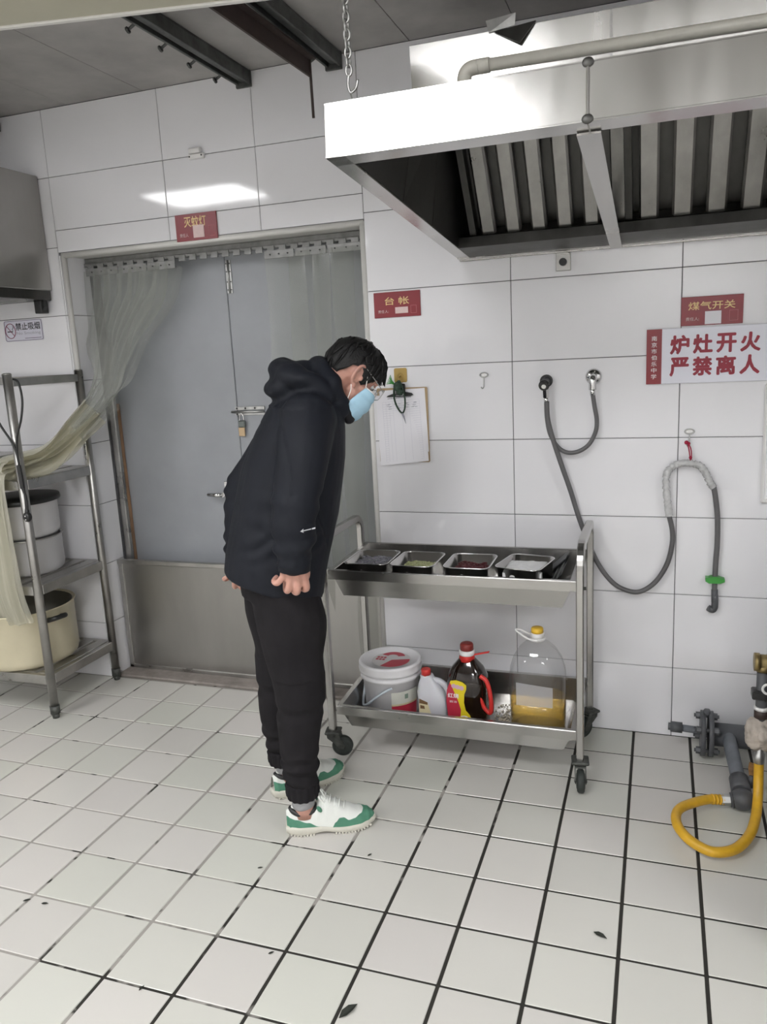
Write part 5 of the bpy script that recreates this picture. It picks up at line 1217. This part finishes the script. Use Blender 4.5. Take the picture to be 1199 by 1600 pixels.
def hand(wr, sd):
    """loose fist hanging from the wrist: thumb to the front, knuckles down, back of the hand outward; sd is +1 on the inner side"""
    wr = V(wr); o = lambda f, l, z: wr+V((f, l*sd, z))
    #        knuckle                 middle joint             far joint                 tip                     (index to little finger)
    FNG = [((.032, -.004, -.040), (.036, .000, -.074), (.026, .022, -.082), (.018, .034, -.066)),
           ((.011, -.007, -.044), (.008, -.004, -.080), (.000, .020, -.087), (-.004, .033, -.068)),
           ((-.010, -.006, -.041), (-.018, -.003, -.074), (-.024, .021, -.080), (-.024, .033, -.062)),
           ((-.030, -.002, -.034), (-.048, .001, -.052), (-.058, .016, -.050), (-.050, .028, -.042))]
    for k, (a, b, c, d) in enumerate(FNG):
        r = (.0112, .0116, .0110, .0098)[k]
        capsule_chain(bd, [o(a[0]*.55, 0, .010), o(*a)], [.0155, r*1.08], 10)
        capsule_chain(bd, [o(*a), o(*b), o(*c), o(*d)], [r*1.04, r, r*.92, r*.80], 10)
    bd.obox(o(.001, .004, -.016), (.034, .0135, .026), None, .008)
    capsule_chain(bd, [o(.022, .012, .0), o(.038, .020, -.030), o(.034, .030, -.056), o(.020, .036, -.070)], [.0155, .0135, .0112, .0092], 10)
hand((-.024, -.240, .950), 1); hand((-.204, .252, .842), -1)
bd.xf(pw)
bd, bn = remesh(bd, .0031, 3, .45)
body = bd.build('person', M['skin'], None, fixn=False)
tag(body, 'person in a black hooded jacket and charcoal trousers bending over the trolley', 'person')
def wear(name, mb, m, parent=None, fixn=True):
    return mb.build(name, M[m] if isinstance(m, str) else m, parent or body, fixn)

# ---- jacket
jk = MB()
def ring(c, ax, d, wv, n=36, ex=2.4):
    """superellipse ring about the (forward, up) centre c, its depth axis tilted along ax"""
    ax = V((ax[0], 0, ax[1])).normalized(); P = []
    for k in range(n):
        a = 2*math.pi*k/n; e = 2/ex; ca, sa = math.cos(a), math.sin(a)
        ca = math.copysign(abs(ca)**e, ca); sa = math.copysign(abs(sa)**e, sa)
        P.append(V((c[0], 0, c[1]))+ax*(d*ca)+V((0, wv*sa, 0)))
    return P
secs = [((-.086, .838), (.95, -.31), .163, .198), ((-.074, .90), (.95, -.30), .165, .204), ((-.050, .99), (.95, -.26), .164, .202), ((-.022, 1.09), (.95, -.24), .164, .198), ((.004, 1.19), (.95, -.26), .160, .200),
        ((.032, 1.28), (.94, -.30), .146, .208), ((.058, 1.36), (.93, -.34), .122, .196), ((.078, 1.415), (.92, -.38), .100, .150), ((.096, 1.455), (.9, -.42), .082, .095)]
jk.loft([ring(*s) for s in secs], True, True)
for a in ((NS, NE, NW, -1), (FS, FE, FW_, 1)):
    S, E, W, s = V(a[0]), V(a[1]), V(a[2]), a[3]
    capsule_chain(jk, [S+V((0, -s*.02, .0)), S.lerp(E, .35)+V((0, s*.012, 0)), S.lerp(E, .75)+V((0, s*.004, 0)), E, E.lerp(W, .5), W+V((0, 0, .03))], [.086, .080, .073, .070, .064, .052], 20)
# stand-up collar and bunched hood
cp = catmull([(.160, -.050, 1.370), (.148, -.080, 1.422), (.128, -.076, 1.472), (.112, -.045, 1.503), (.105, 0, 1.512), (.112, .045, 1.503), (.128, .076, 1.472), (.148, .080, 1.422), (.160, .050, 1.370)], 5)
jk.tube([V(p) for p in cp], .032, 14)
hp_ = catmull([(.120, -.098, 1.410), (.078, -.112, 1.455), (.030, -.100, 1.490), (.000, -.050, 1.500), (-.008, 0, 1.502), (.000, .050, 1.500), (.030, .100, 1.490), (.078, .112, 1.455), (.120, .098, 1.410)], 5)
jk.tube([V(p) for p in hp_], [.034+.010*math.sin(math.pi*i/(len(hp_)-1)) for i in range(len(hp_))], 14)
jk.ell((-.006, 0, 1.455), (.060, .115, .052), None, 20, 12)
jk.ell((.040, 0, 1.485), (.075, .085, .052), None, 20, 12)
jk, jn = remesh(jk, .0062, 5, .5)
def nz(p, s, k=0.0): return noise.noise(V((p.x*s[0]+k, p.y*s[1], p.z*s[2])))
def jfold(p, n):
    d = .0030*nz(p, (9, 7, 5))+.0016*nz(p, (26, 16, 12), 3)
    # sleeves: creases round the elbow and gathered above the cuff
    for E, W, wt in ((V(NE), V(NW), 1.0), (V(FE), V(FW_), 1.0)):
        lat = abs(p.y-E.y); 
        if lat < .095 and p.z < 1.25:
            g = math.exp(-((p.z-E.z+.02)/.07)**2)*max(0, 1-lat/.10); d += g*.0045*math.sin((p.z+.35*p.x+.2*p.y)*95+3*nz(p, (8, 8, 8)))
            g = math.exp(-((p.z-W.z-.06)/.05)**2)*max(0, 1-lat/.10); d += g*.0060*math.sin((p.z-.25*p.x)*120+2.5*nz(p, (11, 11, 9)))
    # body: long soft diagonal folds and a drawn-in hem
    if p.z < 1.35: d += .0042*math.sin(p.x*16+p.z*9+4*nz(p, (4, 4, 3)))*(.4+.6*max(0, (1.3-p.z)/.5))
    d -= .006*math.exp(-((p.z-.875+.32*p.x*0)/.012)**2)*0
    # hood rolls
    if p.z > 1.40: d += .0045*math.sin(p.z*70+p.y*14+3*nz(p, (12, 12, 12)))
    return d
displace(jk, jn, jfold)
# front zip flap seam, shoulder seam and pocket slit as shallow grooves
def groove(mb, nrm, fn, depth, wd):
    for i, (p, n) in enumerate(zip(mb.v, nrm)):
        q = fn(V(p)); 
        if q is not None and q < wd*2.5: mb.v[i] = tuple(V(p)-n*depth*math.exp(-(q/wd)**2))
def seam_arm(p):      # where the sleeve meets the body on the near side
    if p.y > -.10 or p.z < 1.16: return None
    return abs((p.x-.055)*.85-(p.z-1.40)*-.10+.075)+.0 if p.z < 1.44 else None
groove(jk, jn, seam_arm, .004, .006)
def pocket(p):
    if p.y > -.12 or not (.93 < p.z < 1.09): return None
    return abs(p.x-.083+.22*(p.z-1.02))
groove(jk, jn, pocket, .006, .005)
jk.xf(pw); jkt = wear('jacket', jk, 'jacket', fixn=False)
for W, E in ((NW, NE), (FW_, FE)):
    W, E = V(W), V(E); d = (W-E).normalized(); mb = MB()
    mb.tube([W+d*-.030, W+d*-.026, W+d*.008, W+d*.012], [.046, .050, .0475, .042], 26); mb.xf(pw); wear('cuff', mb, 'jacket', jkt)
# dark inner collar in front of the neck, and the hem band
mb = MB(); mb.tube([V(p) for p in catmull([(.190, -.030, 1.345), (.160, -.078, 1.400), (.115, -.088, 1.450), (.115, .088, 1.450), (.160, .078, 1.400), (.190, .030, 1.345)], 5)[:11]], .017, 10); mb.xf(pw); wear('inner_collar', mb, 'collar', jkt)
# small arrow mark on the near sleeve
c0 = V((.030, -.3045, 1.066))
def mk(pts): return MB().prism(pts, pw(c0), PF, V((-.10, 0, 1)).normalized(), -.0012)
def sleeve_mark():
    mb = MB(); P0 = pw(c0); ux = (PF+V((0, 0, .16))).normalized(); uz = V((0, 0, 1))
    for poly in ([(-.026, 0), (-.016, .006), (-.018, .001), (-.018, -.001), (-.016, -.006)], [(-.018, .0012), (.006, .0012), (.006, -.0012), (-.018, -.0012)], [(.008, .002), (.018, .002), (.018, -.002), (.008, -.002)]):
        mb.prism(poly, P0, ux, uz, .0016)
    return mb
wear('sleeve_mark', sleeve_mark(), M['ink'] if False else mat('reflective_print', (0.45, 0.46, 0.48), 0.4), jkt)

# ---- trousers
tr_ = MB()
tr_.loft([ring((-.080, .80), (1, -.1), .118, .168), ring((-.080, .86), (1, -.12), .122, .172), ring((-.076, .93), (1, -.2), .118, .165), ring((-.065, .99), (1, -.2), .10, .145)], True, True)
capsule_chain(tr_, [(-.062, -.088, .85), (-.040, -.094, .72), (-.034, -.098, .60), (-.030, -.098, .50), (-.032, -.098, .44), (-.042, -.100, .36), (-.048, -.105, .26), (-.046, -.109, .175)], [.108, .110, .092, .084, .080, .070, .062, .052], 22)
capsule_chain(tr_, [(-.090, .088, .85), (-.084, .096, .72), (-.086, .100, .60), (-.092, .100, .50), (-.098, .104, .42), (-.106, .110, .34), (-.110, .118, .26), (-.108, .126, .19)], [.104, .104, .092, .082, .078, .070, .060, .050], 22)
tr_.ell((.000, -.098, .475), (.052, .060, .058), None, 18, 12)          # knee bag
tr_, tn = remesh(tr_, .0058, 4, .5)
def tfold(p, n):
    d = .0028*nz(p, (8, 8, 6))+.0014*nz(p, (24, 24, 14), 5)
    kz = .435; g = math.exp(-((p.z-kz)/.035)**2); d -= g*.0065*max(0, math.cos((p.z-kz)*60))
    g = math.exp(-((p.z-.225)/.055)**2); d += g*.0055*math.sin(p.z*115+p.x*20+3*nz(p, (10, 10, 8)))
    if p.z > .55: d += .0042*math.sin(p.z*26+p.x*24+3*nz(p, (5, 5, 4)))
    return d
displace(tr_, tn, tfold); tr_.xf(pw); trs = wear('trousers', tr_, 'trouser', fixn=False)
for c, rr in (((-.046, -.109), .052), ((-.107, .128), .050)):
    rings = []
    for z, k in ((.180, 1.0), (.172, 1.07), (.160, 1.03), (.145, 1.05), (.132, 1.02), (.124, .94)):
        rings.append([V((c[0]+(rr*k+.0022*math.cos(14*a))*math.cos(a), c[1]+(rr*k+.0022*math.cos(14*a))*math.sin(a)*.98, z)) for a in [2*math.pi*q/84 for q in range(84)]])
    mb = MB().loft(rings, True, True); mb.xf(pw); wear('ankle_cuff', mb, 'trouser', trs)

# ---- socks and shoes
def shoe(heel, d, zlift, mir):
    d = V((d[0], d[1], 0)).normalized(); s = V((-d.y, d.x, 0))
    def T(p): return V((heel[0], heel[1], 0))+d*p[0]+s*p[1]*mir+V((0, 0, p[2]))
    L = .292
    half = [(0, .013), (.012, .026), (.045, .035), (.10, .0365), (.155, .043), (.20, .047), (.24, .044), (.268, .034), (.284, .019), (.292, .004)]
    top = [(0, .082), (.02, .094), (.045, .076), (.075, .068), (.098, .088), (.118, .124), (.128, .118), (.16, .098), (.20, .075), (.24, .060), (.268, .052), (.284, .042), (.292, .032)]
    base = [(0, .030), (.10, .026), (.17, .020), (.23, .022), (.292, .028)]
    nx, nt = 74, 28
    def S(i, j, off=0.0):
        x = L*i/nx; hw2 = lerpt(half, x); zt = lerpt(top, x); zb = lerpt(base, x); t = math.pi*j/nt
        y = -math.cos(t); z = math.sin(t); e = .62
        yy = math.copysign(abs(y)**e, y); zz2 = abs(z)**(.80)
        low = 1.0
        return V((x, yy*(hw2+off)*(1-.34*max(0, z)*(1 if x < .13 else (.5))), zb+(zt-zb+off)*zz2))
    vs = [S(i, j) for i in range(nx+1) for j in range(nt+1)]
    F = [(i*(nt+1)+j, i*(nt+1)+j+1, (i+1)*(nt+1)+j+1, (i+1)*(nt+1)+j) for i in range(nx) for j in range(nt)]
    up_ = MB().add(vs, F, True); up_.xf(T); sh = wear('shoe', up_, 'shoew')
    zg_h = [(0, .066), (.03, .056), (.07, .043), (.105, .029)]
    zg_t = [(.146, .022), (.160, .040), (.174, .053), (.186, .053), (.204, .043), (.222, .045), (.245, .053), (.262, .060), (.272, .075)]
    for nm, tab, x0, x1 in (('heel_overlay', zg_h, 0, .106), ('toe_overlay', zg_t, .146, .292)):
        mb = MB(); mm = 10; K = 44
        def TS(x, t, off):
            hw2 = lerpt(half, x); zt = lerpt(top, x); zb = lerpt(base, x); y = -math.cos(t); z = math.sin(t)
            return V((x, math.copysign(abs(y)**.62, y)*(hw2+off)*(1-.34*max(0, z)*(1 if x < .13 else .5)), zb+(zt-zb+off)*z**.80))
        for sd_ in (0, 1):
            vs2 = []
            for i in range(K+1):
                x = x0+(min(x1, L)-x0)*i/K; zg = lerpt(tab, x); lo_, hi_ = 0.0, math.pi/2
                for _ in range(22):
                    md = (lo_+hi_)/2
                    if TS(x, md, 0).z < zg: lo_ = md
                    else: hi_ = md
                ts = lo_
                for j in range(mm+1):
                    t = ts*j/mm; vs2.append(TS(x, t if sd_ == 0 else math.pi-t, .0016 if j < mm else .0003))
            mb.add(vs2, [(i*(mm+1)+j, i*(mm+1)+j+1, (i+1)*(mm+1)+j+1, (i+1)*(mm+1)+j) for i in range(K) for j in range(mm)], True)
        mb.xf(T); wear(nm, mb, 'shoeg', sh)
    # sole with a scalloped tread
    R = []
    out = [(L*i/40, 1) for i in range(41)]+[(L*i/40, -1) for i in range(40, -1, -1)]
    def so_(z0f, ex): return [V((x+(ex if x > .28 else -ex if x < .012 else 0), sg*(lerpt(half, x)+ex), z0f(x))) for x, sg in out]
    bot = lambda x: .0+.010*max(0, (x-.22)/.07)**2+.005*max(0, (.02-x)/.02)
    arch = lambda x: .007*math.exp(-((x-.125)/.035)**2)
    R = [so_(lambda x: bot(x)+arch(x)+.0005, -.003), so_(lambda x: bot(x)+arch(x)+.006, .0035), so_(lambda x: lerpt(base, x)-.004, .0045), so_(lambda x: lerpt(base, x)+.003, .002)]
    mb = MB().loft(R, True, True); mb.xf(T); sl_ = wear('sole', mb, 'sole', sh)
    lg = MB()
    for i in range(26):
        x = .012+.0105*i
        if .095 < x < .155: continue
        for sg in (-1, 1): lg.obox((x, sg*(lerpt(half, x)+.0022), bot(x)+.0035), (.0032, .0030, .0034))
    lg.xf(T); o = wear('tread', lg, 'sole', sl_); o['kind'] = 'stuff'
    # lining, sock, tongue, laces, oval badge
    mb = MB(); P = [V((.058+.043*math.cos(a), .0225*math.sin(a), .068+.022*math.cos(a)**2*(.75 if math.cos(a) < 0 else .75))) for a in [2*math.pi*k/30 for k in range(30)]]
    mb.loft([[p+V((0, 0, .006)) for p in P], [p+(V((.058, 0, .06))-p)*.32 for p in P], [V((.058, 0, .055))+(p-V((.058, 0, .055)))*.15 for p in P]], False, True); mb.tube([p+V((0, 0, .001)) for p in P], .0085, 8, closed=True); mb.xf(T); wear('lining', mb, 'black', sh)
    mb = MB(); mb.tube([(.058, 0, .055), (.060, 0, .085), (.060, 0, .105)], [.033, .033, .034], 20); mb.xf(T); wear('ankle', mb, 'skin', sh)
    mb = MB(); mb.tube([(.060, 0, .090), (.0595, 0, .094), (.058, 0, .15)], [.034, .0375, .040], 24); mb.xf(T); wear('sock', mb, 'sock', sh)
    mb = MB(); mb.prism([(-.022, 0), (.022, 0), (.026, .030), (.020, .044), (-.020, .044), (-.026, .030)], (.130, 0, .098), (0, 1, 0), V((-.52, 0, .85)), -.005); mb.xf(T); wear('tongue', mb, 'shoew', sh)
    mb = MB()
    for k in range(5):
        x = .128+.015*k; z = lerpt(top, x)+.002; mb.tube([(x, -.024, z-.012), (x+.004, -.012, z), (x+.008, .012, z), (x+.010, .024, z-.012)], .0022, 6)
    mb.tube(catmull([(.126, -.004, .118), (.117, -.010, .145), (.122, -.016, .138), (.134, -.018, .116)], 5), .002, 6); mb.tube(catmull([(.126, .004, .118), (.122, .010, .136), (.134, .018, .112)], 5), .002, 6)
    mb.xf(T); wear('laces', mb, 'shoew', sh)
    for sg in (-1, 1):
        mb = MB(); A = Matrix.Rotation(math.radians(-30), 3, 'Y'); mb.ell((.109, sg*.0315, .088), (.0072, .0028, .0135), A, 14, 8); mb.xf(T); wear('oval_badge', mb, 'shoeg', sh)
hN = V((-.604, -.976)); shoe(hN, (PF+PL*.0).xy, 0, 1)
hF = V((-.745, -.800)); shoe(hF, (.60, .80), 0, 1)

# ---- hair: a cap over the skull with a fringe of tufts
hb = MB(); NU, NV = 56, 20; hc = V((-.004, 0, .030)); hr = (.097, .0800, .087)
hl = [(0, .050), (25, .042), (48, .028), (60, .006), (68, -.020), (76, -.022), (81, .012), (90, .024), (106, .014), (122, -.020), (145, -.058), (180, -.078)]   # hairline height by angle from the front
def hair_pt(a, v, ex=0.0):
    az = math.degrees(abs(a)); zl = lerpt(hl, az)-.030          # relative to the cap centre
    th0 = math.acos(max(-1, min(1, zl/hr[2]))); th = .02+(th0-.02)*v
    hs = math.sin(th) if th < math.pi/2 else 1-.32*math.cos(th)**2
    p = V((hr[0]*hs*math.cos(a), hr[1]*hs*math.sin(a), hr[2]*math.cos(th)))
    thick = 1+ex+.07*math.exp(-(a/.8)**2)*v-.03*(1 if az > 95 else 0)*v**2
    n = .035*noise.noise(V((p.x*38, p.y*38, p.z*26)))+.022*noise.noise(V((p.x*95, p.y*120, p.z*40)))
    return hc+p*(thick+n)
rings = [[hair_pt(-math.pi+2*math.pi*k/NU, i/NV) for k in range(NU)] for i in range(NV+1)]
inner = [[hc+(hair_pt(-math.pi+2*math.pi*k/NU, 1)-hc)*f for k in range(NU)] for f in (.95, .86)]
hb.loft(rings+inner, True, True)
random.seed(11)
for _ in range(150):
    a = random.gauss(0, .62) if random.random() < .62 else random.uniform(-3.1, 3.1); v = random.uniform(.35, .98)
    p0 = hair_pt(a, max(.05, v-.22)); p1 = hair_pt(a+random.uniform(-.1, .1), v, .02); p2 = hair_pt(a+random.uniform(-.2, .2), min(1.0, v+.13), .045)
    if abs(a) < .95 and v > .8: p2 += V((.008, 0, -.010))
    hb.tube([p0, p1, p2], [.0040, .0048, .0006], 5)
hb.xf(hd_); hb.xf(pw); wear('hair', hb, 'hair')
# ---- brows and eyes
for s in (-1, 1):
    mb = MB(); mb.tube([(.084, s*.014, .022), (.081, s*.030, .028), (.068, s*.050, .024)], [.003, .0042, .0012], 7); mb.xf(hd_); mb.xf(pw); wear('eyebrow', mb, 'hair')
    mb = MB(); mb.ell((.068, s*.032, .006), (.0105, .012, .0085)); mb.xf(hd_); mb.xf(pw); e = wear('eye', mb, 'white')
    mb = MB(); mb.ell((.0768, s*.032, .003), (.003, .0055, .0055)); mb.xf(hd_); mb.xf(pw); wear('iris', mb, 'black', e)
    mb = MB(); mb.tube([(.074, s*.020, .010), (.0795, s*.032, .011), (.071, s*.045, .008)], [.0018, .0026, .0016], 6); mb.xf(hd_); mb.xf(pw); wear('eyelid', mb, 'skin', e)
# ---- mask with pleats and ear loops
prof = [(.099, -.010), (.109, -.028), (.112, -.046), (.110, -.066), (.105, -.088), (.096, -.108), (.082, -.123), (.062, -.131)]
side = [(.046, .061, -.014), (.042, .0635, -.028), (.036, .065, -.044), (.032, .065, -.060), (.028, .064, -.076), (.026, .061, -.092), (.026, .057, -.106), (.030, .049, -.118)]
nu = 28; outer = []; inn = []
for i in range(29):
    q = i/28*7; k = min(int(q), 6); t = q-k
    cx_, cz_ = prof[k][0]+(prof[k+1][0]-prof[k][0])*t, prof[k][1]+(prof[k+1][1]-prof[k][1])*t
    sx_, sy_, sz_ = [side[k][m]+(side[k+1][m]-side[k][m])*t for m in range(3)]
    ro, ri = [], []
    for j in range(nu+1):
        u = (j/nu*2-1); a = u*math.pi/2; c = abs(math.cos(a))**.80
        p = V((sx_+(cx_-sx_)*c, sy_*math.sin(a), sz_+(cz_-sz_)*c))
        pl = .0016*math.sin(i/28*math.pi*7)+.0012*noise.noise(p*60)+.0022*noise.noise(V((p.x*30, p.y*22, p.z*30)))
        n = V((c+.2, math.sin(a)*.8, -.1)).normalized(); ro.append(p+n*(.002+pl)); ri.append(p-n*.002)
    outer.append(ro); inn.append(ri)
mb = MB(); W2 = nu+1; vs = [p for r in outer for p in r]+[p for r in inn for p in r]; O2 = 29*W2
fs = [(i*W2+j, i*W2+j+1, (i+1)*W2+j+1, (i+1)*W2+j) for i in range(28) for j in range(nu)]
fs += [tuple(O2+q for q in f[::-1]) for f in fs]
bdr = [j for j in range(nu)]+[i*W2+nu for i in range(28)]+[28*W2+j for j in range(nu, 0, -1)]+[i*W2 for i in range(28, 0, -1)]
fs += [(bdr[k], bdr[(k+1) % len(bdr)], O2+bdr[(k+1) % len(bdr)], O2+bdr[k]) for k in range(len(bdr))]
mb.add(vs, fs, True); mb.xf(hd_); mb.xf(pw); mk_ = wear('face_mask', mb, 'mask')
mb = MB(); mb.tube([hd_(outer[0][j]) for j in range(nu+1)], .0018, 6); mb.xf(pw); wear('mask_edge', mb, 'loop', mk_)
for s in (-1, 1):
    j = 0 if s < 0 else nu
    mb = MB(); mb.tube(catmull([outer[1][j], V((.030, s*.073, .004)), V((.017, s*.074, .022)), V((.004, s*.072, .030)), V((-.012, s*.071, .020)), V((-.016, s*.071, -.010)), V((-.004, s*.076, -.038)), V((.010, s*.072, -.060)), outer[25][j]], 5), .0016, 6); mb.xf(hd_); mb.xf(pw); wear('ear_loop', mb, 'loop', mk_)
# ---- glasses
gl = MB()
for s in (-1, 1):
    P = [V((.104-.16*(abs(s*.034+x)-.034)*.35, s*.034+x, .000+z)) for x, z in rrect(-.026, .026, -.019, .019, .010)]
    gl.tube(P, .0013, 7, closed=True)
    gl.tube([(.100, s*.061, .010), (.086, s*.068, .013), (.05, s*.074, .020), (.008, s*.078, .028), (-.010, s*.076, .020)], .0014, 7)
gl.tube([(.105, -.009, .004), (.107, 0, .006), (.105, .009, .004)], .0013, 7)
gl.xf(hd_); gl.xf(pw); g_ = wear('glasses', gl, 'zinc')
for s in (-1, 1):
    mb = MB(); P = [V((.104-.056*(abs(s*.034+x)-.034), s*.034+x, z)) for x, z in rrect(-.025, .025, -.018, .018, .009)]; mb.add(P, [tuple(range(len(P)))]); mb.xf(hd_); mb.xf(pw); wear('lens', mb, 'lens', g_, fixn=False)
